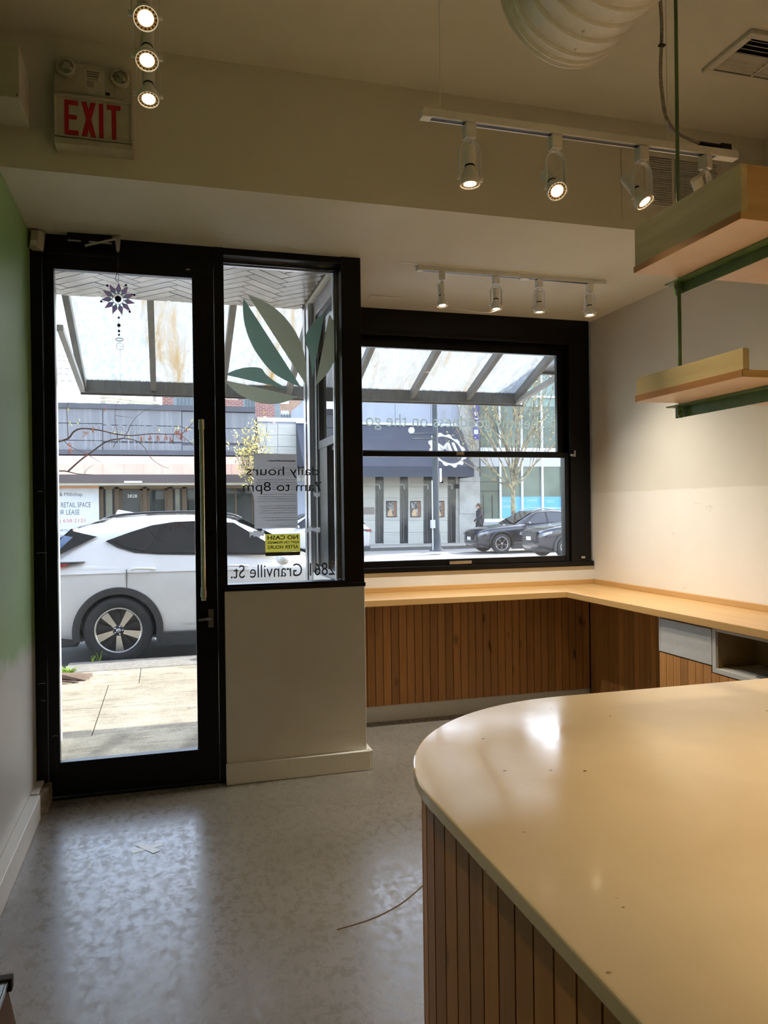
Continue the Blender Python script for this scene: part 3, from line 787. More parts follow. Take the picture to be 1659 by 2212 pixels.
# track running away from the viewer, upper left
Z1 = 3.06
tk1 = track('light_track', 'white light track running away from the viewer at the upper left', (-.035, 1.45), (-.035, 2.72), Z1)
for y_ in (.2, 1.1): MB().tube([(y_, 0, .022), (y_, 0, ZC - Z1)], .0016, 6).build('suspension_wire', LAMP_P, tk1)
GR1 = 'lamps on the upper left track'
lamp_head((-.035, 2.64, Z1), (.0, -.35, -1), 'white spot lamp lowest in view at the upper left, right of the exit sign', GR1, 0, .5, 0)
lamp_head((-.035, 2.42, Z1), (.0, -.55, -1), 'white spot lamp in the middle of the three at the upper left', GR1, 0, .5, 0)
lamp_head((-.035, 2.22, Z1), (.05, -.75, -1), 'white spot lamp topmost of the three at the upper left', GR1, 0, .5, 0)
# unseen track and lamps added behind the viewer to brighten the counter
tk_added = track('light_track', 'unseen light track added behind the viewer to brighten the counter', (1.2, -.6), (2.6, -.6), Z2)
for x_, am, lb_ in ((1.3, (.05, .62, -1), 'leftmost'), (1.7, (.05, .60, -1), 'second'), (2.1, (.05, .9, -1), 'third'), (2.5, (-.15, 1.05, -1), 'rightmost')):
    lamp_head((x_, -.6, Z2), am, lb_ + ' lamp on the added track behind the viewer', 'added lamps behind the viewer', 0, 5.0, 0, 24)

# ---------------------------------------------------------------- exit sign
ex = thing('exit_sign', 'exit sign with red letters and two emergency lamps', 'sign', (-.27, YB, 3.06))
SIGN = mat('yellowed_sign_plastic', (.52, .50, .42), .5, var=(10, (.46, .43, .35), .4, .7))
MB().box(-.160, .158, -.055, 0, .212, .360).build('battery_box', SIGN, ex, bevel=.004)
MB().box(-.157, .157, -.075, 0, .0, .215).build('sign_case', SIGN, ex, bevel=.006)
MB().box(-.157, .157, -.083, -.075, .030, .036).box(-.157, .157, -.083, -.075, .200, .212).box(-.157, -.148, -.083, -.075, .03, .212).box(.148, .157, -.083, -.075, .03, .212).box(-.157, .157, -.09, 0, -.004, .022).build('sign_rim', SIGN, ex, bevel=.002)
REDL = mat('red_exit_letters', srgb(190, 14, 26), .4, var=(20, srgb(165, 8, 20), .4, .7))
for i, ch in enumerate('EXIT'):
    x0 = (-.117, -.050, .020, .052)[i]; x1 = (-.062, .008, .038, .108)[i]
    b_ = MB(); zt, zb_ = .188, .042; w_ = .017
    if ch == 'E': b_.box(x0, x0 + w_, -.0765, -.075, zb_, zt).box(x0 + w_, x1, -.0765, -.075, zt - .020, zt).box(x0 + w_, x1 - .006, -.0765, -.075, .108, .126).box(x0 + w_, x1, -.0765, -.075, zb_, zb_ + .020)
    elif ch == 'X': b_.prism([(x0, zt), (x0 + .021, zt), (x1, zb_), (x1 - .021, zb_)], 'y', -.0765, -.075).prism([(x1 - .021, zt), (x1, zt), (x0 + .021, zb_), (x0, zb_)], 'y', -.0768, -.075)
    elif ch == 'I': b_.box(x0, x1, -.0765, -.075, zb_, zt)
    else: b_.box(x0, x1, -.0765, -.075, zt - .020, zt).box((x0 + x1) / 2 - .009, (x0 + x1) / 2 + .009, -.0765, -.075, zb_, zt - .020)
    b_.build('letter', REDL, ex)
for x_, z_ in ((-.108, .322), (.108, .308)):
    hd = MB().lathe([(.036, .0), (.039, -.012), (.039, -.030), (.031, -.034), (.030, -.026), (.001, -.026)], (x_, -.055, z_), 16, 'y').build('emergency_lamp', SIGN, ex, smooth=True)
    MB().lathe([(.029, -.028), (.014, -.034), (.001, -.035)], (x_, -.055, z_), 8, 'y').build('lamp_lens', mat('faceted_lens', (.45, .45, .40), .15, .6, var=(70, (.2, .2, .17), .45, .6)), hd)
tg = box('inspection_tag', -.035, .042, -.057, -.055, .222, .340, mat('tag_card', (.62, .60, .54), .7, var=(30, (.55, .53, .47), .4, .7)), ex)
ik = MB(); r_ = random.Random(5)
for i, z_ in enumerate((.326, .316, .306, .296, .285, .278, .271, .264)):
    ik.box(-.028 if i < 4 else -.03, .034 - .02 * r_.random() if i < 4 else .0, -.0576, -.0571, z_, z_ + (.006 if i < 3 else .003))
ik.box(-.03, -.002, -.0576, -.0571, .229, .2305).box(-.03, -.0285, -.0576, -.0571, .229, .256).box(.008, .034, -.0576, -.0571, .245, .2465)
tag(ik.build('tag_print', mat('tag_ink', (.2, .19, .17), .7), tg), kind='stuff')
MB().box(.046, .064, -.0565, -.055, .238, .250).build('tag_label', DARK, ex)

# ---------------------------------------------------------------- white metal box high on the left wall
p = atx(40, 97, -.52); q = atx(41, 210, -.52); e_ = atx(64, 262, -.52)
wb = thing('wall_box', 'white metal speaker box high on the left wall', 'speaker', (XL, p.y, q.z))
MB().box(0, .14, 0, e_.y - p.y, 0, p.z - q.z).build('case', SIGN, wb, bevel=.003)
MB().lathe([(.012, 0), (.012, -.004), (.001, -.004)], (.062, 0, .095), 12, 'y').build('knob_hole', DARK, wb)
MB().box(.141, .146, e_.y - p.y - .012, e_.y - p.y, -.012, .05).build('bracket', SIGN, wb)
MB().box(.13, .134, -.003, .0, .008, .012).build('screw', DARK, wb)

# ---------------------------------------------------------------- motion sensor in the corner
ms = thing('motion_sensor', 'small white motion sensor in the corner above the door hinge', 'sensor', (-.625, 4.29, 2.865), R(-18))
b_ = MB().prism([(-.030, .03), (.030, .03), (.030, -.012), (.018, -.022), (-.018, -.022), (-.030, -.012)], 'z', 0, .095); o = b_.build('housing', SIGN, ms, bevel=.005)
MB().box(-.016, .016, -.0245, -.022, .012, .04).build('sensor_lens', LAMP_P, ms)
ms.rotation_euler = (0, R(7), R(-18))

# ---------------------------------------------------------------- grille on the bulkhead, vent in the ceiling, duct
gp = thing('wall_grille', 'louvred air grille on a square access panel of the bulkhead', 'grille', (2.335, YB, 3.03))
MB().box(0, .80, -.006, 0, 0, .365).build('access_panel', CEIL_P, gp, bevel=.002)
MB().box(.135, .62, -.014, -.006, .055, .085).box(.135, .62, -.014, -.006, .335, .36).box(.135, .165, -.014, -.006, .085, .335).box(.59, .62, -.014, -.006, .085, .335).box(.30, .318, -.014, -.006, .085, .335).build('grille_frame', TRIM_P, gp, bevel=.002)
box('grille_void', .165, .59, -.007, -.0062, .085, .335, DARK, gp)
lm = MB().prism([(-.004, 0), (-.013, .005), (-.012, .0075), (-.004, .003)], 'x', 0, .130).mesh('louvre', TRIM_P)
lm2 = MB().prism([(-.004, 0), (-.013, .005), (-.012, .0075), (-.004, .003)], 'x', 0, .270).mesh('louvre', TRIM_P)
for i in range(20):
    link('louvre', lm, gp, (.167, -.003, .088 + i * .0123)); link('louvre', lm2, gp, (.319, -.003, .088 + i * .0123))
cv = thing('ceiling_vent', 'white ceiling air vent with dark slots at the upper right', 'vent', (2.445, 2.74, ZC))
MB().box(0, .50, 0, .036, -.020, 0).box(0, .50, .284, .32, -.020, 0).box(0, .036, .036, .284, -.020, 0).box(.464, .5, .036, .284, -.020, 0).build('vent_frame', TRIM_P, cv, bevel=.003)
box('vent_void', .036, .464, .036, .284, -.0012, -.0004, DARK, cv)
for i in range(8):
    y_ = .048 + i * .029
    q_ = [(y_, -.019), (y_ + .018, -.002), (y_ + .0205, -.002), (y_ + .0025, -.019)] if i < 4 else [(y_, -.002), (y_ + .018, -.019), (y_ + .0205, -.019), (y_ + .0025, -.002)]
    for xa, xb in ((.04, .245), (.255, .46)): MB().prism(q_, 'x', xa, xb).build('louvre', TRIM_P, cv)
MB().box(.245, .255, .036, .284, -.019, -.002).build('vent_bar', TRIM_P, cv)
du = thing('spiral_duct', 'white ribbed spiral air duct under the ceiling', 'duct', (1.372, 2.43, 3.295))
prof = []
L_ = 0.0
rD = .238
MB().lathe([(.001, 0), (rD - .004, 0), (rD, -.004), (rD, -2.6)], n=64, axis='y').build('duct_tube', LAMP_P, du, smooth=True)
rb = MB().lathe([(rD - .001, .009), (rD + .009, .003), (rD + .009, -.003), (rD - .001, -.009)], n=64, axis='y', cap=False).mesh('rib', LAMP_P, True)
for yy in [-.006, -.03] + [-.075 - .083 * i for i in range(20)]: link('rib', rb, du, (0, yy, 0))
for a_, yy in ((-1.62, -.10), (-1.72, -.19)):
    MB().ball((rD * math.cos(a_), yy, rD * math.sin(a_)), .006, 8, 4).build('rivet', LAMP_P, du)
tag(box('ceiling_cover', 1.37, 1.60, 5.06, 5.12, ZS - .006, ZS - .001, CEIL_P), 'small cream cover plate on the soffit left of the window track', 'cover plate')
tag(MB().prism([(1.36, 4.34), (1.47, 4.352), (1.47, 4.365), (1.355, 4.368)], 'z', ZS - .002, ZS - .0005).build('tape_strip', mat('white_tape', (.85, .84, .8), .6)), 'strip of white tape on the soffit left of the window track', 'tape')
tag(MB().tube(spline([(1.70, 4.40, 2.728), (1.78, 4.40, 2.722), (1.87, 4.41, 2.720), (1.96, 4.42, 2.724), (2.02, 4.42, 2.745)], 5), .0018, 6).build('loose_wire', LAMP_P), 'thin pale wire dangling from the leftmost window track lamp', 'wire')

# ---------------------------------------------------------------- sun catcher hanging from the door closer
sct = thing('sun_catcher', 'blue and violet star sun catcher hanging in the door', 'sun catcher', (-.224, 4.272, 2.63))
def petal_glass(name, c):
    mt, t, bs, out = _nodes(name)
    sp_ = t.nodes.new('ShaderNodeSeparateXYZ'); t.links.new(t.nodes.new('ShaderNodeTexCoord').outputs['Object'], sp_.inputs[0])
    col = _ramp(t, sp_.outputs[2], .022, .06, (.10, .50, .60), c)
    t.links.new(col, bs.inputs['Base Color']); bs.inputs['Roughness'].default_value = .2
    tl = t.nodes.new('ShaderNodeBsdfTranslucent'); t.links.new(col, tl.inputs[0])
    mx = t.nodes.new('ShaderNodeMixShader'); mx.inputs[0].default_value = .7
    t.links.new(bs.outputs[0], mx.inputs[1]); t.links.new(tl.outputs[0], mx.inputs[2]); t.links.new(mx.outputs[0], out.inputs[0])
    return mt
VIO = petal_glass('violet_teal_petal', (.62, .38, .72))
WIRE = mat('dark_wire', (.05, .04, .05), .4, .6, var=(50, (.1, .07, .06), .4, .7))
BEAD = mat('cobalt_bead', (.01, .012, .06), .1, var=(30, (.02, .02, .12), .4, .7))
pt = MB().add([(0, 0, .028), (.012, 0, .048), (.010, 0, .056), (0, 0, .083), (-.010, 0, .056), (-.012, 0, .048)], [(0, 1, 2, 3, 4, 5)]).mesh('petal', VIO)
pe = MB().tube([(0, 0, .028), (.0125, 0, .048), (.0105, 0, .056), (0, 0, .085), (-.0105, 0, .056), (-.0125, 0, .048)], .0013, 6, True).mesh('petal_wire', WIRE)
for i in range(11):
    o = link('petal', pt, sct); o.rotation_euler = (0, 2 * math.pi * (i + .1) / 11, 0)
    link('petal_wire', pe, o)
MB().tube([(.028 * math.cos(2 * math.pi * i / 24), 0, .028 * math.sin(2 * math.pi * i / 24)) for i in range(24)], .0013, 6, True).tube([(.0, 0, .028), (0, 0, .018)], .001, 5).tube([(0, 0, -.018), (0, 0, -.028)], .001, 5).build('centre_ring', WIRE, sct)
MB().ball((0, 0, 0), .017, 16, 10).build('centre_bead', BEAD, sct, smooth=True)
for a_ in (62, 128, 192, 312, 18):
    c_, s_ = math.cos(R(a_)), math.sin(R(a_))
    MB().tube([(.074 * c_ + .006 * math.cos(t_), 0, .074 * s_ + .006 * math.sin(t_)) for t_ in [2 * math.pi * k / 10 for k in range(10)]], .001, 5, True).build('wire_loop', WIRE, sct)
    MB().ball((.086 * c_, 0, .086 * s_), .0062, 8, 5).build('bead', BEAD, sct, smooth=True)
chain = MB().tube([(.0, 0, -.083), (.004, 0, -.2)], .0008, 5)
chain.build('drop_wire', WIRE, sct)
for z_, r__ in ((-.098, .006), (-.138, .0095), (-.168, .0068), (-.188, .0055)):
    MB().ball((.002, 0, z_), r__, 10, 6).build('bead', BEAD, sct, smooth=True)
MB().tube([(.004 + .019 * math.cos(t_), .012 * math.sin(t_), -.213 + .010 * math.sin(t_)) for t_ in [2 * math.pi * k / 20 for k in range(20)]], .0016, 6, True).build('oval_ring', WIRE, sct)
MB().tube([(.006 + .0185 * math.cos(t_), 0, -.248 + .0185 * math.sin(t_)) for t_ in [2 * math.pi * k / 20 for k in range(20)]], .0009, 6, True).tube([(.006, 0, -.2), (.006, 0, -.47)], .0006, 5).tube([(-.012, 0, -.248), (.024, 0, -.248)], .0006, 5).build('wheel_ring', WIRE, sct)
MB().tube(spline([(.002, 0, .083), (-.012, 0, .105), (-.006, 0, .13), (0, 0, .19), (.004, -.004, .258)], 4), .0014, 6).tube(spline([(.002, 0, .09), (.004, 0, .15), (.006, -.002, .255)], 4), .0014, 6).build('hanging_cord', WIRE, sct)
# ================================================================ OUTSIDE THE DOOR
def ground(name, c1, c2, sc1, c3=None, lo=.4, hi=.7, rough=.9, bump=.3, rnd=True, stain=None):
    mt, t, bs, out = _nodes(name)
    v = _coord(t, (1, 1, 1), world=True)
    c = _mix(t, _ramp(t, _noise(t, v, sc1, 8, .75), lo, hi), c1, c2)
    g = _noise(t, v, 130.0, 3, .6)
    if stain:
        c = _mix(t, _ramp(t, _noise(t, _coord(t, (.5, 2.2, 1), world=True), 4.5, 10, .8, .8), .50, .66), c, stain)
    c = _mix(t, _ramp(t, g, .45, .75), c, c3 or tuple(x * .62 for x in c1))
    if rnd:
        oi = t.nodes.new('ShaderNodeObjectInfo')
        c = _mix(t, 1.0, c, _ramp(t, oi.outputs['Random'], 0, 1, (.84, .83, .80), (1, 1, 1)), 'MULTIPLY')
    t.links.new(c, bs.inputs['Base Color']); bs.inputs['Roughness'].default_value = rough
    _bump(t, g, bump, .006, bs)
    return mt
CONC = ground('weathered_pavement_concrete', srgb(152, 145, 127), srgb(112, 104, 88), 3.0, srgb(70, 62, 50), stain=srgb(92, 82, 66), bump=.7)
KERB = ground('kerb_concrete', srgb(128, 125, 118), srgb(92, 89, 83), 16.0, srgb(60, 58, 54), bump=.8)
ASPH_SHADE = ground('asphalt', srgb(104, 104, 104), srgb(88, 88, 88), 2.0, srgb(60, 60, 60), rnd=False)  # near strip: shade of the parked car put into a darker colour
ASPH_SUN = ground('sunlit_asphalt', srgb(150, 148, 144), srgb(136, 134, 130), .7, srgb(112, 110, 106), rnd=False)  # same road farther out: sunlight put into a paler colour
sw = struct(thing('pavement', '', None)); sw['label'] = 'weathered concrete pavement outside the door'
box('pavement_base', -30, 40, 4.46, 8.0, -.30, -.055, mat('pavement_joint', srgb(96, 88, 74), .95, var=(12, srgb(70, 62, 52), .4, .7)), sw)
rs = random.Random(11)
def slab(x0, x1, y0, y1, dz):
    MB().box(x0 + .003, x1 - .003, y0 + .003, y1 - .003, -.06, -.030 + dz).build('slab', CONC, sw, bevel=.003)
slab(-.70, 1.0, 4.47, 5.30, .006); slab(-.70, 1.0, 5.30, 5.66, .0)
for x0 in (-4.86, -3.41, -1.96):
    slab(x0, x0 + 1.45, 5.66, 6.47, rs.uniform(-.004, .002)); slab(x0, x0 + 1.45, 6.47, 7.30, rs.uniform(-.004, .002))
for y0, y1 in ((5.66, 6.47), (6.47, 7.30)):
    for x0, x1 in ((-.51, 1.0), (1.0, 2.5), (2.5, 4.0), (4.0, 5.5), (5.5, 7.0), (7, 8.5)): slab(x0, x1, y0, y1, rs.uniform(-.004, .002))
for x0 in (-1.9, -.25, 1.4, 3.05, 4.7, 6.35): slab(x0, x0 + 1.65, 7.30, 7.99, rs.uniform(-.01, 0))
kb = struct(thing('kerb', '', None)); kb['label'] = 'rough concrete kerb beside the white car'
for x0 in (-.98, .9, 2.8, 4.7, 6.6): MB().box(x0, x0 + 1.885, 7.99, 8.52, -.28, -.028).build('kerb_stone', KERB, kb, bevel=.02)
for x0 in (-2.95, -4.9): MB().box(x0, x0 + 1.93, 8.1, 8.52, -.28, -.05).build('kerb_stone', KERB, kb, bevel=.02)
struct(box('street', -70, 90, 8.52, 10.9, -.4, -.15, ASPH_SHADE), 'asphalt parking lane beside the kerb, car shade put into its dark colour')
struct(box('street_lanes', -70, 90, 10.9, 30.2, -.4, -.15, ASPH_SUN), 'grey asphalt street, sunlight put into its paler colour')
fs = struct(thing('far_pavement', '', None)); fs['label'] = 'pavement on the far side of the street'
box('far_slab', -70, 90, 30.5, 36, -.4, -.02, ground('far_concrete', srgb(180, 176, 166), srgb(164, 158, 148), .8, rnd=False), fs)
box('far_kerb', -70, 90, 30.2, 30.5, -.4, -.025, KERB, fs)
struct(box('ground_beyond', -90, 110, 36, 140, -.5, -.05, mat('ground_beyond', (.25, .24, .22), .9, var=(.5, (.2, .2, .19), .4, .7))), 'ground beyond the far buildings')
# earth and roots at the foot of the street tree
rt = thing('tree_pit', 'patch of earth and roots at the kerb beside the door view', 'tree pit')
em = MB(); N = 14
rows = []
for i in range(N):
    row = []
    for j in range(N):
        x = -1.95 + 1.35 * i / (N - 1); y = 7.38 + .62 * j / (N - 1)
        h = .075 * math.exp(-((x + 1.15) / .35) ** 2 - ((y - 7.75) / .2) ** 2) + rs.uniform(0, .012)
        edge = min(i, N - 1 - i, j, N - 1 - j)
        row.append((x, y, -.05 + (h if edge > 0 else 0)))
    rows.append(row)
em.grid(rows); em.build('earth', ground('bare_earth', srgb(96, 76, 58), srgb(66, 50, 38), 16, srgb(44, 34, 26), rnd=False, bump=.8), rt, smooth=True)
for k in range(7):
    x = -1.25 + rs.uniform(-.2, .25); y = 7.6 + rs.uniform(-.1, .25)
    MB().tube(spline([(x - .25, y + rs.uniform(-.05, .05), -.03), (x - .08, y, .015), (x + .1, y - .03, .005), (x + .28, y + rs.uniform(-.1, .05), -.035)], 4), [.012] * 5 + [.015] * 4 + [.010] * 4, 6).build('root', mat('root_bark', srgb(90, 68, 52), .9, var=(30, srgb(60, 46, 36), .4, .7)), rt, smooth=True)
GRASS = mat('spring_grass', srgb(150, 186, 60), .7, var=(20, srgb(110, 150, 40), .4, .7))
def tuft(label, x, y, z, n, h, spread, seed):
    r_ = random.Random(seed); b_ = MB()
    for k in range(n):
        a = r_.uniform(0, 6.28); hh = h * r_.uniform(.5, 1); l = spread * r_.uniform(.3, 1)
        px_, py_ = x + r_.uniform(-1, 1) * spread * .6, y + r_.uniform(-1, 1) * spread * .5
        dx, dy = math.cos(a) * l, math.sin(a) * l
        w_ = .004
        b_.add([(px_ - w_, py_, z), (px_ + w_, py_, z), (px_ + dx * .5 + w_ * .8, py_ + dy * .5, z + hh * .75), (px_ + dx * .5 - w_ * .8, py_ + dy * .5, z + hh * .75), (px_ + dx, py_ + dy, z + hh)], [(0, 1, 2, 3), (3, 2, 4)])
    return tag(b_.build('grass_tuft', GRASS), label, 'grass', kind='stuff')
tuft('bright green grass beside the tree roots', -.965, 7.97, -.04, 90, .07, .12, 4)
tuft('thin grass blades growing at the kerb edge before the wheel', -.72, 8.50, -.03, 9, .13, .08, 5)

# ---------------------------------------------------------------- alcove shell and shop front outside
STUC = mat('white_alcove_paint', (.80, .79, .76), .7, var=(6, (.74, .73, .70), .4, .7))
struct(box('wall_alcove', XL - .3, -.695, 4.46, 5.66, -.1, 3.4, STUC), 'white painted side wall of the entrance alcove')
EXT = mat('dark_facade_paint', (.16, .16, .17), .7, var=(3, (.13, .13, .14), .4, .7))
struct(MB().box(-6, -.70, 5.50, 5.66, -.1, 6).box(-.70, 1.0, 5.50, 5.66, 3.03, 6).box(1.0, 8, 5.57, 5.66, ZS + .02, 6).box(3.26, 8, 5.5, 5.66, -.1, ZS + .02).box(-6, 8, -3.4, 5.5, 6, 6.1).build('wall_facade', EXT), 'dark outer wall of the shop')
struct(MB().box(1.0, 3.26, 5.57, 5.66, -.1, 1.0).build('wall_under_window', EXT), 'outer wall below the big window')
# herringbone ceiling of the alcove, tile by tile
ht = thing('herringbone_ceiling', 'white herringbone tile ceiling over the entrance alcove', None)
ht['kind'] = 'structure'
box('tile_bed', -.70, 1.0, 4.46, 5.66, 3.008, 3.03, mat('grey_grout', (.12, .115, .105), .9, var=(30, (.10, .09, .085), .4, .7)), ht)
TILE = mat('glazed_white_tile', srgb(216, 210, 196), .2, var=(1.5, srgb(160, 153, 138), .35, .65), rnd=True, bump=(6, .3))
def clip(poly, x0, x1, y0, y1):
    for ax, lim, sg in ((0, x0, 1), (0, x1, -1), (1, y0, 1), (1, y1, -1)):
        out = []
        for i in range(len(poly)):
            p_, q_ = poly[i], poly[(i + 1) % len(poly)]
            a_, b_ = (p_[ax] - lim) * sg, (q_[ax] - lim) * sg
            if a_ >= 0: out.append(p_)
            if (a_ >= 0) != (b_ >= 0):
                t_ = a_ / (a_ - b_); out.append((p_[0] + (q_[0] - p_[0]) * t_, p_[1] + (q_[1] - p_[1]) * t_))
        poly = out
        if len(poly) < 3: return []
    return poly
TW, TL, gap = .082, .328, .007
c45 = math.sqrt(.5)
for k in range(-60, 60):
    for m_ in range(-6, 7):
        for (bx, by, lx, ly) in ((k * TW + 2 * TL * m_, k * TW, TL, TW), (k * TW + 2 * TL * m_, (k + 1) * TW, TW, TL)):
            q = [(bx + gap / 2, by + gap / 2), (bx + lx - gap / 2, by + gap / 2), (bx + lx - gap / 2, by + ly - gap / 2), (bx + gap / 2, by + ly - gap / 2)]
            q = [(.1 + (a_ - b_) * c45, 5.0 + (a_ + b_) * c45) for a_, b_ in q]
            q = clip(q, -.695, .985, 4.46, 5.655)
            if len(q) < 3: continue
            ar = abs(sum(q[i][0] * q[(i + 1) % len(q)][1] - q[(i + 1) % len(q)][0] * q[i][1] for i in range(len(q)))) / 2
            if ar < .0008: continue
            MB().prism(q, 'z', 3.0 + rs.uniform(-.0012, .0012), 3.0085).build('tile', TILE, ht)

# ---------------------------------------------------------------- glass canopy over the pavement
CANF = mat('grey_canopy_steel', (.20, .20, .195), .5, .2, var=(7, (.27, .26, .24), .4, .7), scale=(3, 1, 1))
CANG = glass('grimy_canopy_glass', (.80, .87, .95), .50, (.60, .62, .62), 12.0, .30, .85, .05, (2.4, .8, .8), dirt2=((.34, .23, .09), 1.6, .50, .68, (2.2, .30, .30)))
can = thing('glass_canopy', 'grey steel canopy with grimy glass panels sloping over the pavement', 'canopy')
YCB, YCF, ZCB, ZCF = 5.66, 7.10, 3.21, 2.655
def zc(y): return ZCF + (ZCB - ZCF) * (YCF - y) / (YCF - YCB)
RX = [-.665, -.085, .515, 1.115, 1.715, 2.315, 2.90, 3.42]
for x in RX:
    MB().prism([(YCB, zc(YCB)), (YCF, zc(YCF)), (YCF, zc(YCF) - .075), (YCB, zc(YCB) - .075)], 'x', x - .024, x + .024).build('rafter', CANF, can)
for i in range(len(RX) - 1):
    MB().prism([(YCB, zc(YCB) + .004), (YCF + .02, zc(YCF + .02) + .004), (YCF + .02, zc(YCF + .02) + .010), (YCB, zc(YCB) + .010)], 'x', RX[i] + .004, RX[i + 1] - .004).build('glass_panel', CANG, can)
MB().box(RX[0] - .03, RX[-1] + .03, YCF - .005, YCF + .055, 2.555, 2.672).box(RX[0] - .03, RX[-1] + .10, YCF + .03, YCF + .06, 2.54, 2.556).build('front_rail', CANF, can, bevel=.004)
MB().box(RX[0] - .03, RX[-1] + .03, YCB, YCB + .05, ZCB - .1, ZCB).build('wall_rail', CANF, can)
CANL = mat('pale_canopy_steel', (.42, .41, .39), .5, .2, var=(9, (.36, .35, .33), .4, .7))
for x in (RX[0] - .01, RX[-1] + .012):
    MB().prism([(YCB, 2.80), (YCF, 2.60), (YCF, 2.555), (YCB, 2.755)], 'x', x - .02, x + .02).build('tie_bar', CANL, can)
nc = thing('neighbour_canopy', 'dark flat canopy of the neighbouring shop at the right', 'canopy')
MB().box(3.75, 8, 5.66, 7.4, 2.95, 3.12).build('slab', mat('dark_canopy_sheet', (.10, .10, .105), .6, var=(4, (.14, .14, .14), .4, .7)), nc)
MB().box(3.72, 8, 7.36, 7.42, 2.92, 3.15).box(3.70, 3.75, 5.66, 7.42, 2.92, 3.15).build('fascia', CANF, nc)
# ================================================================ CARS
TYRE = mat('tyre_rubber', (.022, .022, .023), .75, var=(30, (.035, .034, .033), .4, .7))
CLAD = mat('black_plastic_cladding', (.030, .030, .032), .5, var=(14, (.05, .05, .05), .4, .7))
RIM = mat('machined_alloy', (.62, .60, .57), .25, .9, var=(30, (.5, .49, .47), .4, .7))
RIMD = mat('black_alloy', (.02, .02, .022), .3, .3)
REDG = mat('red_lamp_glass', (.45, .012, .02), .12, coat=1.0)
HEADG = mat('headlamp_glass', (.50, .53, .58), .08, .3, coat=1.0, var=(14, (.2, .22, .25), .4, .6))
def tint(name, c=(.10, .13, .13), g=.03):
    mt, t, bs, out = _nodes(name)
    t.nodes.remove(bs)
    tr = t.nodes.new('ShaderNodeBsdfTransparent'); tr.inputs[0].default_value = (*c, 1)
    gl = t.nodes.new('ShaderNodeBsdfGlossy'); gl.inputs['Roughness'].default_value = .03
    fr = t.nodes.new('ShaderNodeFresnel'); fr.inputs[0].default_value = 1.5
    m_ = t.nodes.new('ShaderNodeMath'); m_.operation = 'ADD'; m_.inputs[1].default_value = g; t.links.new(fr.outputs[0], m_.inputs[0])
    x = t.nodes.new('ShaderNodeMixShader')
    t.links.new(m_.outputs[0], x.inputs[0]); t.links.new(tr.outputs[0], x.inputs[1]); t.links.new(gl.outputs[0], x.inputs[2]); t.links.new(x.outputs[0], out.inputs[0])
    return mt
CARG = tint('tinted_car_glass')
PLATE = mat('white_number_plate', (.75, .75, .78), .5, var=(30, (.5, .5, .6), .6, .7))
_tyre = MB().lathe([(.25, -.095), (.258, -.105), (.345, -.11), (.364, -.085), (.370, 0), (.364, .085), (.345, .11), (.25, .105), (.24, .095)], n=40, axis='y', cap=False).mesh('tyre', TYRE, True)
_rim = MB().lathe([(.252, -.10), (.246, -.106), (.234, -.100), (.222, -.06), (.215, .09)], n=40, axis='y', cap=False).mesh('rim', RIM, True)
_dish = MB().lathe([(.226, -.045), (.10, -.035), (.001, -.035)], n=32, axis='y', cap=False).mesh('brake_dish', RIMD, True)
_spoke = MB().prism([(.045, -.020), (.045, .020), (.225, .052), (.233, .0), (.225, -.035)], 'y', -.098, -.07).mesh('spoke', RIM)
_spoked = MB().prism([(.05, -.016), (.05, .016), (.222, .026), (.222, -.026)], 'y', -.088, -.062).mesh('dark_spoke', RIMD)
_spoke_y = MB().prism([(.045, -.012), (.045, .012), (.14, .012), (.225, .062), (.232, .044), (.158, 0), (.232, -.044), (.225, -.062), (.14, -.012)], 'y', -.098, -.078).mesh('spoke', RIM)
_hub = MB().lathe([(.062, -.07), (.058, -.099), (.034, -.103), (.001, -.103)], n=20, axis='y', cap=False).mesh('hub', RIMD, True)
_nut = MB().lathe([(.010, -.098), (.009, -.106), (.001, -.107)], n=8, axis='y', cap=False).mesh('wheel_nut', RIM, True)
_cap = MB().lathe([(.024, -.103), (.022, -.107), (.001, -.108)], n=16, axis='y', cap=False).mesh('hub_badge', SILVER, True)
def wheel(car, x, y, side, style, s=1.0, z=.37):
    w_ = link('wheel', _tyre, car, (x, y, z * s))
    w_.scale = (s, s * side, s)
    w_.rotation_euler = (0, R(17), 0)
    link('rim', _rim, w_); link('brake_dish', _dish, w_); link('hub', _hub, w_); link('hub_badge', _cap, w_)
    for k in range(5):
        a = 2 * math.pi * k / 5
        if style == 'a':
            o = link('spoke', _spoke, w_); o.rotation_euler = (0, a, 0)
            o = link('dark_spoke', _spoked, w_); o.rotation_euler = (0, a + .62, 0)
        else:
            o = link('spoke', _spoke_y, w_); o.rotation_euler = (0, a, 0)
        n_ = link('wheel_nut', _nut, w_, (.042 * math.cos(a + .3), 0, .042 * math.sin(a + .3)))
    return w_
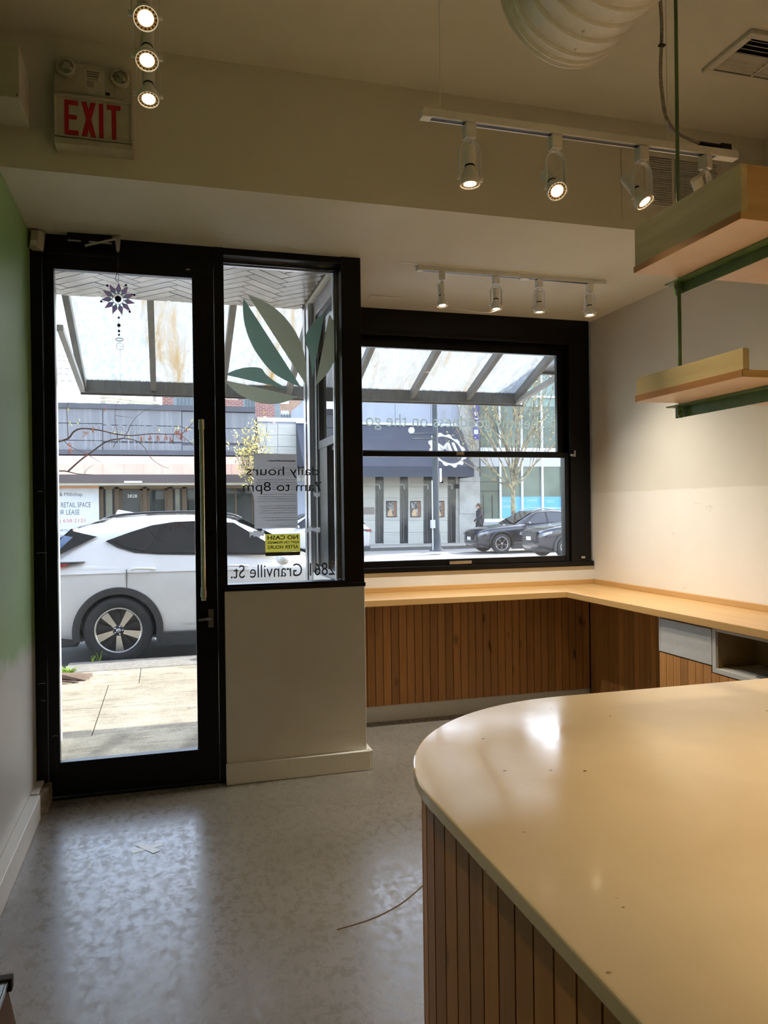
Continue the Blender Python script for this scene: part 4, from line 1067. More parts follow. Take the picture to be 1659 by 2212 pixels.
def make_car(name, label, paint, loc, rotz, P):
    car = thing(name, label, 'car', loc, rotz)
    xt, xn, wb, hs = P['tail'], P['nose'], P['wb'], P.get('h', 1.0)
    W = P.get('w', .92)
    # lower body
    F = [(0, .74, .40, .96, 1.02), (.012, .84, .30, 1.05, 1.12), (.05, .935, .24, 1.10, 1.18), (.10, .985, .22, 1.10, 1.2), (.21, 1, .20, 1.08, 1.2), (.36, 1, .19, 1.06, 1.2), (.52, 1, .19, 1.04, 1.18), (.645, .995, .19, 1.03, 1.15), (.76, .985, .20, 1.01, 1.09), (.86, .965, .21, .97, 1.03), (.935, .91, .23, .91, .96), (.975, .82, .27, .84, .88), (.992, .72, .33, .76, .80), (1.0, .62, .38, .70, .72)]
    rows = []
    for f, wf, zb, zs, zt in F:
        x = xt + (xn - xt) * f; w_ = W * wf; zb *= hs; zs *= hs; zt *= hs
        half = [(0, zb), (w_ * .80, zb), (w_ * .965, zb + .06), (w_ * .985, zb + (zs - zb) * .30), (w_ * 1.0, zb + (zs - zb) * .62), (w_ * .995, zs - .05), (w_ * .955, zs + .01), (w_ * .84, zt - .02), (w_ * .45, zt), (0, zt + .01)]
        rows.append([(x, -a, b) for a, b in half] + [(x, a, b) for a, b in half[::-1][1:-1]] )
    n = len(rows[0]); b_ = MB()
    vs_ = [p for r_ in rows for p in r_]
    fs_ = [(i * n + j, (i + 1) * n + j, (i + 1) * n + (j + 1) % n, i * n + (j + 1) % n) for i in range(len(rows) - 1) for j in range(n)]
    fs_ += [tuple(range(n)), tuple((len(rows) - 1) * n + j for j in range(n - 1, -1, -1))]
    b_.add(vs_, fs_)
    body = b_.build('body', paint, car, smooth=True, flat=60)
    ss = body.modifiers.new('s', 'SUBSURF'); ss.levels = ss.render_levels = 2
    cut = MB()
    for xa in (0, wb):
        for sg in (-1, 1): cut.lathe([(.415, -.5 * W), (.415, .5 * W)], (xa, sg * W * .95, .37), 40, 'y')
    co = cut.build('cut', None)
    bo = body.modifiers.new('b', 'BOOLEAN'); bo.object = co; bo.operation = 'DIFFERENCE'; bo.solver = 'EXACT'
    co.parent = car
    dg = bpy.context.evaluated_depsgraph_get(); dg.update()
    me = bpy.data.meshes.new_from_object(body.evaluated_get(dg))
    body.modifiers.clear(); body.data = me
    me.polygons.foreach_set('use_smooth', [True] * len(me.polygons)); me.set_sharp_from_angle(angle=R(38))
    if not me.materials: me.materials.append(paint)
    bpy.data.objects.remove(co)
    # wheel housings, arch trim, sills
    for xa in (0, wb):
        MB().box(xa - .40, xa + .40, -W * .62, W * .62, .25, .80 * hs).build('wheel_housing', DARK, car)
        for sg in (-1, 1):
            tr = MB(); N_ = 28; ring = []
            for i in range(N_ + 1):
                a = R(-14) + (math.pi + R(28)) * i / N_
                c_, s_ = math.cos(a), math.sin(a)
                ring.append([(xa + r_ * c_, sg * yy, .37 + r_ * s_) for r_, yy in ((.400, W * .90), (.400, W * 1.012), (.445, W * 1.018), (.475, W * 1.008), (.475, W * .90))])
            tr.grid(ring if sg < 0 else [q[::-1] for q in ring]).build('arch_trim', P.get('clad', CLAD), car, smooth=True)
            wheel(car, xa, sg * (W - .11), -1 if sg > 0 else 1, P.get('rim', 'a'))
    for sg in (-1, 1):
        MB().prism([(.40, .17), (wb - .40, .17), (wb - .42, .31), (.42, .33)], 'y', sg * W * .93, sg * W * 1.006).build('sill', CLAD, car, bevel=.01)
    MB().box(xt + .02, -.42, -W * .90, W * .90, .20, .36).build('rear_valance', CLAD, car, bevel=.03)
    MB().prism([(wb + .44, .20), (xn - .16, .22), (xn - .10, .34), (wb + .44, .34)], 'y', -W * .80, W * .80).build('front_valance', CLAD, car, bevel=.04)
    # greenhouse
    G = P['green']            # rows (x, z base, half width base, z top, half width top)
    rows = []
    for x, zb, wbs, zt, wt in G:
        dz = max(zt - zb, .004)
        half = [(wbs, zb), (wbs + (wt - wbs) * .55, zb + dz * .55), (wt, zb + dz * .86), (wt - .07, zb + dz * .965), (wt - .30, zb + dz), (0, zb + dz * 1.012)]
        rows.append([(x, -a, b) for a, b in half] + [(x, a, b) for a, b in half[::-1][1:]])
    rf = MB().grid(rows).build('cabin_shell', paint, car, smooth=True, flat=50)
    sb = rf.modifiers.new('s', 'SUBSURF'); sb.levels = sb.render_levels = 2
    zb0, wb0, zr0, wr0 = P['side']
    def ysd(z): return wb0 + (wr0 - wb0) * max(0, min(1, (z - zb0) / (zr0 - zb0)))
    for sg in (-1, 1):
        for poly, mm_, nm2, off in P['panes']:
            pts = [(x, sg * (ysd(z) + off), z) for x, z in poly]
            pin = [(x, sg * (ysd(z) + off - .012), z) for x, z in poly]
            n = len(pts)
            fcs = [tuple(range(n)), tuple(range(2 * n - 1, n - 1, -1))] + [(i, n + i, n + (i + 1) % n, (i + 1) % n) for i in range(n)]
            MB().add(pts + pin, fcs).build(nm2, mm_, car)
    # front and rear screens
    for nm2, q in (('windscreen', P['screen']), ('rear_window', P['rear'])):
        (x0, z0, w0), (x1, z1, w1) = q
        d = Vector((x1 - x0, 0, z1 - z0)).normalized(); nrm = Vector((d.z, 0, -d.x)) if nm2 == 'windscreen' else Vector((-d.z, 0, d.x))
        if nrm.z < 0: nrm = -nrm
        A = [Vector((x0, -w0, z0)), Vector((x0, w0, z0)), Vector((x1, w1, z1)), Vector((x1, -w1, z1))]
        MB().add([a + nrm * .012 for a in A] + [a - nrm * .012 for a in A], [(0, 1, 2, 3), (7, 6, 5, 4), (0, 4, 5, 1), (1, 5, 6, 2), (2, 6, 7, 3), (3, 7, 4, 0)]).build(nm2, P.get('glassm', CARG), car)
    # lamps, plate, handles, mirrors, rails
    for sg in (-1, 1):
        tz = P.get('tail_z', .97 * hs)
        MB().prism([(xt - .004, tz + .02), (xt + .05, tz + .035), (xt + P.get('tail_l', .30), tz + .035), (xt + .35, tz - .015), (xt + .06, tz - .055), (xt - .002, tz - .06)], 'y', sg * W * .80, sg * W * .975).build('tail_lamp_case', CLAD, car, bevel=.01)
        MB().prism([(xt - .012, tz), (xt + P.get('tail_l', .30) * .75, tz + .017), (xt + P.get('tail_l', .30) * .66, tz - .012), (xt - .01, tz - .045)], 'y', sg * W * .78, sg * W * .982).build('tail_lamp', REDG, car, bevel=.008)
        MB().prism([(xn - .42, .86 * hs), (xn - .10, .80 * hs), (xn - .055, .73 * hs), (xn - .10, .70 * hs), (xn - .36, .78 * hs)], 'y', sg * W * .72, sg * W * .935).build('headlamp', HEADG, car, bevel=.015)
        for hx in P.get('handles', (.28, 1.28)):
            hz = P.get('handle_z', .95) * hs
            MB().tube(spline([(hx, sg * W * .985, hz), (hx + .04, sg * W * 1.02, hz + .01), (hx + .19, sg * W * 1.02, hz + .005), (hx + .24, sg * W * .985, hz)], 4), .014, 8).build('door_handle', paint, car, smooth=True)
        mx, mz = P['mirror']
        MB().ball((mx, sg * (W + .12), mz), .11, 12, 8, .75, .85, .62).tube([(mx + .03, sg * (W - .06), mz - .05), (mx + .02, sg * (W + .10), mz - .02)], .02, 8).build('wing_mirror', P.get('mirm', paint), car, smooth=True)
        if P.get('rails'):
            MB().tube(spline([(x, sg * yy, z) for x, yy, z in P['rails']], 6), .016, 8).build('roof_rail', P.get('railm', SILVER), car, smooth=True)
        MB().box(P.get('door_x', .82), P.get('door_x', .82) + .006, sg * W * .955, sg * W * 1.001, P.get('door_zb', .34), 1.04 * hs).build('door_gap', DARK, car)
    MB().box(xt - .014, xt + .01, -.26, .26, .62, .76).build('rear_plate', PLATE, car)
    if P.get('grille'):
        z0, z1, gw = P['grille']
        gr = MB().prism([(-gw, z1), (gw, z1), (gw * .86, z0), (-gw * .86, z0)], 'x', xn - .06, xn + .025).build('grille', RIMD, car, bevel=.01)
        gb = MB()
        for k in range(-7, 8):
            for sl_ in (-1, 1):
                ya, yb = k * gw / 6 - sl_ * .10, k * gw / 6 + sl_ * .10
                lim = gw * .88; ta, tb = 0.0, 1.0
                for y_lim, sg_ in ((-lim, 1), (lim, -1)):
                    fa, fb = (ya - y_lim) * sg_, (yb - y_lim) * sg_
                    if fa < 0 and fb < 0: ta = 2.0
                    elif fa < 0: ta = max(ta, fa / (fa - fb))
                    elif fb < 0: tb = min(tb, fa / (fa - fb))
                if ta >= tb - .05: continue
                zz = lambda t_: z0 + .02 + (z1 - z0 - .04) * t_
                gb.tube([(xn + .028, ya + (yb - ya) * ta, zz(ta)), (xn + .028, ya + (yb - ya) * tb, zz(tb))], .004, 4)
        gb.build('grille_mesh', SILVER if P.get('bright') else CLAD, gr)
        MB().box(xn + .02, xn + .04, -.16, .16, z0 - .02, z0 + .10).build('front_plate', PLATE, car)
    # dim interior: seats and dash, so that the glass shows depth
    INT = CLAD
    MB().box(.05, 2.0, -.62, .62, .75, 1.02).build('cabin_floor', INT, car)
    for sx in (.15, 1.05):
        for sy in (-.36, .36):
            MB().box(sx, sx + .14, sy - .23, sy + .23, .95, 1.22).box(sx + .03, sx + .10, sy - .11, sy + .11, 1.20, 1.36).build('seat', INT, car, bevel=.04)
    return car
CARP_W = mat('white_pearl_paint', (.78, .78, .77), .25, coat=1.0, var=(3, (.75, .75, .74), .4, .7))
CARP_B = mat('black_pearl_paint', (.010, .012, .022), .2, .3, coat=1.0, var=(3, (.014, .016, .026), .4, .7))
CARP_S = mat('silver_paint', (.52, .53, .55), .3, .6, coat=1.0, var=(3, (.48, .49, .51), .4, .7))
BLK_T = mat('gloss_black_trim', (.012, .012, .013), .15)
nx_panes = [([(-.13, 1.35), (.0, 1.275), (.18, 1.215), (.45, 1.19), (.80, 1.178), (1.86, 1.145), (1.80, 1.20), (1.28, 1.53), (.95, 1.56), (.60, 1.55), (.36, 1.515), (.12, 1.44)], BLK_T, 'window_surround', .012),
            ([(-.05, 1.345), (.06, 1.285), (.30, 1.222), (.36, 1.30), (.44, 1.48), (.38, 1.498), (.16, 1.43)], CARG, 'quarter_pane', .020),
            ([(.36, 1.212), (.84, 1.198), (.86, 1.54), (.62, 1.53), (.50, 1.50)], CARG, 'side_pane', .020),
            ([(.92, 1.196), (1.68, 1.172), (1.26, 1.505), (.94, 1.54)], CARG, 'side_pane', .020),
            ([(-.50, 1.475), (-.36, 1.435), (-.22, 1.40), (-.45, 1.29), (-.66, 1.18), (-.74, 1.14)], BLK_T, 'rear_quarter_trim', .006),
            ([(-.56, 1.42), (-.47, 1.40), (-.60, 1.27), (-.74, 1.16), (-.76, 1.17)], mat('sky_reflection_glass', (.10, .16, .30), .08, var=(6, (.2, .28, .42), .4, .7)), 'rear_side_pane', .012)]  # last pane: bluish sky reflection put into its colour
nx = dict(tail=-.97, nose=3.62, wb=2.66, h=1.0, w=.92, tail_z=1.10, tail_l=.64, handle_z=1.035, door_zb=.78,
          green=[(-.94, .98, .80, 1.05, .74), (-.76, .99, .88, 1.20, .72), (-.57, 1.0, .90, 1.42, .68), (-.42, 1.0, .91, 1.55, .66), (-.05, 1.0, .915, 1.605, .67), (.5, 1.0, .915, 1.632, .68), (1.0, 1.0, .915, 1.628, .675), (1.32, .99, .91, 1.58, .665), (1.75, .98, .90, 1.36, .68), (2.15, .97, .88, 1.12, .74), (2.25, .96, .86, 1.04, .76)],
          side=(1.0, .918, 1.545, .685), panes=nx_panes,
          screen=((2.16, 1.15, .66), (1.36, 1.57, .52)), rear=((-.80, 1.20, .62), (-.50, 1.48, .54)),
          mirror=(1.80, 1.11), handles=(.15, 1.18), door_x=.09, rim='a',
          rails=[(-.20, .56, 1.575), (-.05, .57, 1.625), (.3, .57, 1.655), (.9, .57, 1.66), (1.25, .56, 1.625), (1.38, .55, 1.575)], railm=CLAD)
wc = make_car('white_suv', 'white SUV parked at the near kerb behind the door glass', CARP_W, (-.51, 8.9 + .92, -.15), 0, nx)
MB().prism([(-.08, 1.61), (.30, 1.63), (.02, 1.69), (-.04, 1.70)], 'y', -.03, .03).build('shark_fin_antenna', CARP_W, wc, bevel=.01)
MB().prism([(-.44, 1.50), (-.30, 1.53), (-.10, 1.62), (-.10, 1.60), (-.40, 1.535), (-.47, 1.508)], 'y', -.58, .58).build('spoiler', CARP_W, wc, bevel=.008)
text_fit('badge_lettering', 'HYBRID', .68, .84, .395, .42, -.922, mat('grey_badge', (.4, .4, .4), .4, .5), wc)
MB().tube([(-.70, -.40, 1.30), (-.42, -.20, 1.22)], .008, 6).build('rear_wiper', CLAD, wc)
# far cars share a crossover shape
def cross(**k):
    pan = [([(-.36, 1.30), (-.1, 1.17), (.3, 1.12), (1.95, 1.06), (1.92, 1.10), (1.30, 1.50), (.8, 1.545), (.2, 1.52), (-.15, 1.45)], BLK_T, 'window_surround', .012),
           ([(-.26, 1.29), (-.02, 1.18), (.14, 1.16), (.14, 1.47), (-.1, 1.42)], CARG, 'quarter_pane', .02),
           ([(.20, 1.155), (.86, 1.135), (.86, 1.52), (.20, 1.48)], CARG, 'side_pane', .02),
           ([(.94, 1.13), (1.82, 1.085), (1.28, 1.47), (.94, 1.515)], CARG, 'side_pane', .02)]
    d = dict(tail=-.98, nose=3.70, wb=2.80, h=.97, w=.94,
             green=[(-.92, .95, .80, 1.02, .74), (-.72, .96, .88, 1.22, .70), (-.52, .97, .91, 1.42, .66), (-.25, .97, .925, 1.55, .66), (.3, .97, .93, 1.61, .67), (.9, .97, .93, 1.61, .675), (1.32, .96, .925, 1.56, .665), (1.80, .95, .91, 1.30, .68), (2.20, .94, .88, 1.07, .74), (2.32, .93, .86, 1.00, .76)],
             side=(.97, .932, 1.53, .685), panes=pan, screen=((2.22, 1.10, .66), (1.38, 1.55, .52)), rear=((-.82, 1.16, .62), (-.45, 1.47, .54)),
             mirror=(1.78, 1.10), rim='y', rails=[(-.30, .58, 1.56), (-.1, .59, 1.62), (.5, .59, 1.66), (1.0, .59, 1.655), (1.32, .58, 1.58)], grille=(.52, .80, .40))
    d.update(k); return d
g = atz(1085, 1196, -.15)
q5 = make_car('black_suv', 'black SUV with silver roof rails parked across the street', CARP_B, (g.x + 2.80, g.y + .94, -.15), math.pi, cross(clad=BLK_T))
g2 = at(1172, 1150, 22.5)
make_car('black_suv', 'black SUV with a bright mesh grille cut off by the window frame at right', CARP_B, (g2.x + 3.70, 22.5 + .94, -.15), math.pi, cross(h=1.06, grille=(.62, .90, .55), bright=True, rim='a'))
g3 = at(803, 1150, 27.2)
make_car('silver_car', 'silver car with red tail lamp at the left edge of the big window', CARP_S, (g3.x - .98, 27.2 + .94, -.15), math.pi, cross(rim='y', rails=None))
g4 = at(158, 1150, 27.0)
make_car('dark_blue_car', 'dark blue car across the street just left of the white SUV', mat('dark_blue_paint', (.015, .025, .07), .25, .3, coat=1.0, var=(3, (.02, .03, .08), .4, .7)), (g4.x - 3.7, 27.0 + .94, -.15), 0, cross(rim='a', rails=None))
# ================================================================ ACROSS THE STREET
def rect(u0, v0, u1, v1, Y):
    a, b, c, d = at(u0, v0, Y), at(u1, v1, Y), at(u0, v1, Y), at(u1, v0, Y)
    return (a.x + c.x) / 2, (b.x + d.x) / 2, (b.z + c.z) / 2, (a.z + d.z) / 2
def rbox(name, u0, v0, u1, v1, Y, dep, m_, parent, bevel=0.0):
    x0, x1, z0, z1 = rect(u0, v0, u1, v1, Y)
    return box(name, x0, x1, Y, Y + dep, z0, z1, m_, parent, bevel)
def bm(name, c, c2=None, s=2.0, rough=.8, **k): return mat(name, c, rough, var=(s, c2 or tuple(x * .88 for x in c), .4, .7), **k)
GRIME = mat('stained_charcoal_panel', srgb(118, 118, 122), .6, var=(1.1, srgb(136, 136, 140), .45, .72), scale=(5, 1, .35))
TRIMD = bm('dark_grey_trim', srgb(88, 88, 94))
PINK = bm('salmon_awning_cloth', srgb(226, 186, 166), srgb(218, 176, 156))
BROWND = bm('dark_brown_band', srgb(92, 80, 78))
OLIVE = bm('olive_interior', srgb(118, 108, 74), srgb(96, 88, 58), 1.5)
BRWN = bm('brown_door_frame', srgb(92, 76, 58))
PALE = bm('pale_soffit', srgb(196, 188, 172))
SHOPG = glass('shop_window_glass', (.75, .78, .75), .10, gloss=.12)

def brick_mat(name, c1, c2):
    mt, t, bs, out = _nodes(name)
    b = t.nodes.new('ShaderNodeTexBrick'); b.inputs['Scale'].default_value = 1.0
    b.inputs['Brick Width'].default_value = .30; b.inputs['Row Height'].default_value = .10; b.inputs['Mortar Size'].default_value = .012
    b.inputs['Color1'].default_value = (*c1, 1); b.inputs['Color2'].default_value = (*c2, 1); b.inputs['Mortar'].default_value = (*srgb(176, 160, 150), 1)
    g = t.nodes.new('ShaderNodeNewGeometry'); sp_ = t.nodes.new('ShaderNodeSeparateXYZ'); cb_ = t.nodes.new('ShaderNodeCombineXYZ')
    t.links.new(g.outputs['Position'], sp_.inputs[0]); t.links.new(sp_.outputs[0], cb_.inputs[0]); t.links.new(sp_.outputs[2], cb_.inputs[1])
    t.links.new(cb_.outputs[0], b.inputs['Vector']); t.links.new(b.outputs[0], bs.inputs['Base Color']); bs.inputs['Roughness'].default_value = .9
    return mt
BRICK = brick_mat('red_brick', srgb(150, 98, 88), srgb(128, 80, 72))
BRICK2 = brick_mat('tan_brick', srgb(168, 130, 104), srgb(150, 112, 88))

# ---------------------------------------------------------------- low shop with salmon awning
sb_ = thing('low_shop', 'low shop across the street with grey panelled fascia and salmon awning', 'building')
YF_ = 33.0
x0, x1, z0, z1 = rect(60, 879, 553, 1180, YF_)
XA, XB = x0 - 4, x1
MB().box(XA, XB, YF_ + .8, YF_ + 9, -.05, z1 - .1).build('building_mass', bm('grey_block', srgb(120, 118, 116)), sb_)
us = [-120, 51, 222, 393, 553]; 
def vtop(u): return 873.5 + (u - 131) * .033
rows_v = [(6, 40), (41, 77), (78, 100)]
for i in range(4):
    for a_, b_ in rows_v:
        um = (us[i] + us[i + 1]) / 2
        q = rect(us[i], vtop(um) + a_, us[i + 1], 873.5 + (um - 131) * (.033 if a_ < 10 else .02) + b_, YF_)
        box('fascia_panel', q[0] + .015, q[1] - .015, YF_, YF_ + .05, q[2] + .012, q[3], GRIME, sb_)
q = rect(131, 874, 553, 973, YF_); box('fascia_backing', XA, XB, YF_ + .05, YF_ + .8, q[2], q[3], TRIMD, sb_)
q = rect(131, 876, 553, 883, YF_ - .1); box('coping', XA, XB, YF_ - .1, YF_ + .8, q[2] - .05, q[3] + .03, TRIMD, sb_)
q = rect(131, 973, 553, 983, YF_ - .05); zf = q[2]; box('lower_trim', XA, XB, YF_ - .08, YF_ + .8, q[2], q[3], TRIMD, sb_)
q = rect(131, 983, 553, 1026, YF_ - .7); 
MB().prism([(YF_ - .05, q[3]), (YF_ - .7, q[3] - .35), (YF_ - .7, q[2]), (YF_ - .05, q[2])], 'x', XA, XB - .1).build('awning', PINK, sb_)
for u_ in (182, 222, 268, 310, 350, 393, 437, 500):
    xx = at(u_, 1000, YF_ - .7).x; MB().box(xx - .012, xx + .012, YF_ - .706, YF_ - .70, q[2], q[3] - .37).build('awning_seam', bm('awning_seam', srgb(206, 164, 146)), sb_)
q2 = rect(131, 1025, 553, 1042, YF_ - .72); box('awning_band', XA, XB - .05, YF_ - .72, YF_ + .2, q2[2], q2[3], BROWND, sb_)
q = rect(131, 1042, 553, 1049, YF_ + .2); box('soffit', XA, XB, YF_ - .6, YF_ + .9, q2[2] - .10, q2[2], PALE, sb_)
YS_ = YF_ + .5
q = rect(131, 1049, 553, 1180, YS_)
ztop = q[3] + .1
box('shop_back', XA, XB, YS_ + 1.6, YS_ + 1.7, -.02, ztop, OLIVE, sb_)
box('header', XA, XB, YS_, YS_ + .3, q[3] - .12, ztop + .1, bm('tan_header', srgb(140, 122, 92)), sb_)
for u0, u1 in ((214, 224), (248, 258), (309, 318), (362, 374), (394, 404)): rbox('post', u0, 1052, u1, 1182, YS_, .2, BRWN, sb_)
for u0, u1 in ((225, 248), (375, 394)):
    f_ = rbox('side_light', u0, 1052, u1, 1182, YS_ + .05, .06, bm('dark_glass_frame', srgb(50, 46, 44)), sb_)
    rbox('side_pane', u0 + 4, 1056, u1 - 5, 1180, YS_ + .03, .015, bm('mirror_pane', srgb(120, 118, 104), srgb(88, 86, 74), 1.2, .15), sb_)
for u0, u1 in ((258, 309), (318, 362)):
    dr = thing('tmp', '', None); bpy.data.objects.remove(dr)
    x0, x1, z0, z1 = rect(u0, 1054, u1, 1182, YS_)
    fr = MB().box(x0, x0 + .1, YS_ + .05, YS_ + .12, z0, z1).box(x1 - .1, x1, YS_ + .05, YS_ + .12, z0, z1).box(x0, x1, YS_ + .05, YS_ + .12, z1 - .1, z1).build('shop_door', BRWN, sb_)
    box('door_pane', x0 + .1, x1 - .1, YS_ + .08, YS_ + .09, z0, z1 - .1, SHOPG, fr)
for u0, u1 in ((405, 470), (474, 508), (512, 544)):
    rbox('shop_pane', u0, 1054, u1, 1182, YS_ + .08, .01, SHOPG, sb_)
    rbox('window_post', u1, 1054, u1 + 4, 1182, YS_ + .04, .1, BRWN, sb_)
px_text('number_lettering', '2828', 275, 1068, 296, 1075, YS_ + .04, bm('white_numerals', srgb(230, 228, 220)), sb_, False)
rbox('strip_lamp', 268, 1039, 307, 1043, YF_ - .78, .06, bm('white_strip', srgb(235, 235, 235)), sb_)
GHOST = bm('pale_letter_ghost', srgb(150, 150, 154), srgb(140, 140, 144), 3)
gh = MB(); rg = random.Random(9)
for u0, u1 in ((182, 192), (196, 207), (209, 219), (225, 244), (252, 269), (274, 281), (289, 293), (297, 301), (308, 318), (322, 345), (359, 363), (368, 378)):
    a_ = at(u0, 917 + (u0 - 180) * .02, YF_ - .004); b_ = at(u1, 932 + (u0 - 180) * .02, YF_ - .004)
    cx_, cz_, rx_, rz_ = (a_.x + b_.x) / 2, (a_.z + b_.z) / 2, (b_.x - a_.x) / 2, (a_.z - b_.z) / 2
    gh.tube([(cx_ + rx_ * math.cos(t_), YF_ - .002, cz_ + rz_ * math.sin(t_)) for t_ in [2 * math.pi * k / 14 for k in range(14)]], .018, 4, True)
    for k in range(2):
        xx = rg.uniform(a_.x, b_.x); gh.box(xx - .012, xx + .012, YF_ - .004, YF_, cz_ - rz_ - rg.uniform(.4, 1.0), cz_ - rz_)
tag(gh.build('sign_ghost', GHOST, sb_), kind='stuff')
sgn = thing('lease_sign', 'white retail space for lease board behind the parked white SUV', 'sign')
rbox('board', 60, 1051, 214, 1165, YS_ - .08, .05, bm('white_board', srgb(214, 214, 218)), sgn)
rbox('orange_edge', 60, 1050, 214, 1055, YS_ - .085, .05, bm('orange_edge', srgb(236, 176, 130)), sgn)
INKS = bm('navy_lettering', srgb(74, 78, 92)); INKR = bm('red_lettering', srgb(206, 96, 88))
px_text('line_lettering', 'Marcus & Millichap', 92, 1064, 178, 1074, YS_ - .082, INKS, sgn, False)
px_text('line_lettering', 'RETAIL SPACE', 132, 1085, 196, 1096, YS_ - .082, INKS, sgn, False)
px_text('line_lettering', 'FOR LEASE', 118, 1101, 172, 1112, YS_ - .082, INKS, sgn, False)
px_text('line_lettering', '(604) 638-2121', 104, 1121, 184, 1131, YS_ - .082, INKR, sgn, False)
px_text('line_lettering', 'MARTIN MORIARTY', 124, 1143, 182, 1148, YS_ - .082, INKS, sgn, False)

# ---------------------------------------------------------------- lounge with dark awning
lb = thing('lounge_building', 'pale grey building across the street with dark awning and narrow windows', 'building')
STONE = mat('pale_stone_cladding', srgb(190, 186, 176), .7, var=(1.2, srgb(178, 174, 166), .4, .7), scale=(.5, 1, 6))
BLUEG = mat('blue_grey_render', srgb(160, 164, 176), .8, var=(.6, srgb(150, 154, 166), .4, .7), scale=(2, 1, .4))
YL = 33.1
q = rect(553, 906, 700, 1040, YL); zlow = q[3]
xl0 = at(556, 1000, YL).x; xl1 = at(1037, 1000, YL).x; xmid = at(700, 950, YL).x
q = rect(700, 838, 1037, 1030, YL); zhi = q[3]
MB().box(xl0, xmid, YL + .02, YL + 9, -.05, zlow).box(xmid, xl1, YL + .02, YL + 9, -.05, zhi).build('building_mass', BLUEG, lb)
box('coping', xl0, xmid, YL - .05, YL + .4, zlow - .12, zlow + .06, bm('pale_coping', srgb(206, 206, 208)), lb)
vv = (916, 940, 965, 990, 1015, 1040)
for i in range(5):
    for u0, u1 in ((556.5, 600), (600, 650), (650, 700)):
        q = rect(u0, vv[i], u1, vv[i + 1], YL); box('wall_panel', q[0] + .008, q[1] - .008, YL - .02, YL + .02, q[2] + .008, q[3] - .008, STONE, lb)
for u0, u1 in ((700, 776), (776, 853), (853, 930), (930, 992)):
    q = rect(u0, 838, u1, 922, YL); box('wall_panel', q[0] + .008, q[1] - .008, YL - .03, YL + .02, q[2], q[3], BLUEG, lb)
# lower wall: stone panels between dark slots
slots = [(760, 778), (810, 828), (863, 881), (914, 933), (966, 984)]
edges = [700] + [e for s_ in slots for e in s_] + [997]
DKW = bm('dark_window_glass', srgb(46, 46, 48), srgb(66, 66, 66), 1.0, .15)
for i in range(0, len(edges) - 1):
    u0, u1 = edges[i], edges[i + 1]
    if i % 2 == 0:
        vs_ = (1028, 1052, 1076, 1100, 1124, 1150, 1181)
        for j in range(6): 
            q = rect(u0, vs_[j], u1, vs_[j + 1], YL); box('wall_panel', q[0], q[1], YL - .06, YL + .02, q[2] + .006, q[3] - .004, STONE, lb)
    else:
        sl_ = rbox('slot_window', u0, 1030, u1, 1174, YL - .01, .03, DKW, lb)
        rbox('stone_sill', u0, 1174, u1, 1181, YL - .06, .08, STONE, lb)
        q = rect(u0 + 1, 1046, u0 + 11, 1057, YL - .02)
        MB().box(q[0], q[1], YL - .03, YL - .012, q[3] - .04, q[3]).box(q[1] - .04, q[1], YL - .03, YL - .012, q[2], q[3]).build('window_emblem', bm('white_line', srgb(210, 210, 205)), sl_)
        for uu in (u0 + 3, u0 + 8):
            q = rect(uu, 1060, uu + .8, 1170, YL - .02); MB().box(q[0], q[1], YL - .02, YL - .012, q[2], q[3]).build('window_strip', bm('grey_strip', srgb(130, 130, 124)), sl_)
ART = bm('lattice_print', srgb(70, 66, 70), srgb(190, 186, 180), 6.0); ARTB = bm('beige_print', srgb(206, 172, 132)); ARTC = bm('brown_print', srgb(140, 104, 80))
for (u0, u1), lab_ in zip(((835, 857), (887, 909), (939, 960)), ('left', 'mid', 'right')):
    fr = rbox('display_frame', u0, 1082, u1, 1117, YL - .10, .05, bm('dark_frame', srgb(64, 54, 46)), lb)
    rbox('print', u0 + 1.2, 1084, u1 - 1.2, 1115.5, YL - .105, .01, ART, fr)
    rbox('print_side', u1 - 6.5, 1084, u1 - 1.2, 1115.5, YL - .11, .01, ARTC, fr)
    q = rect(u0 + 3, 1099, u0 + 13, 1115, YL - .11)
    MB().prism([(q[0], q[2]), (q[1], q[2]), (q[1] - .02, (q[2] + q[3]) / 2), ((q[0] + q[1]) / 2 + .02, q[3]), ((q[0] + q[1]) / 2 - .03, q[3] - .02), (q[0] + .01, (q[2] + q[3]) / 2)], 'y', YL - .115, YL - .105).build('print_shape', ARTB, fr)
rbox('name_band', 700, 1096, 809, 1112, YL - .075, .03, bm('taupe_band', srgb(140, 132, 122)), lb)
rbox('wall_lamp', 986, 1046, 993, 1055, YL - .16, .1, bm('dark_lamp', srgb(56, 54, 52)), lb)
o = at(955, 1041, YL - .1); MB().ball((o.x, o.y, o.z), .06, 10, 6).build('camera_dome', bm('dark_dome', srgb(40, 40, 42)), lb)
# concrete pier
for v0, v1 in ((838, 905), (905, 972), (972, 1040), (1040, 1110), (1110, 1182)):
    q = rect(993, v0, 1037, v1, YL - .2); box('concrete_pier', q[0], q[1], YL - .2, YL + .4, q[2] + .006, q[3] - .006, mat('cast_concrete', srgb(176, 174, 168), .85, var=(1.6, srgb(150, 148, 142), .4, .7)) if v0 == 838 else bpy.data.materials['cast_concrete'], lb)
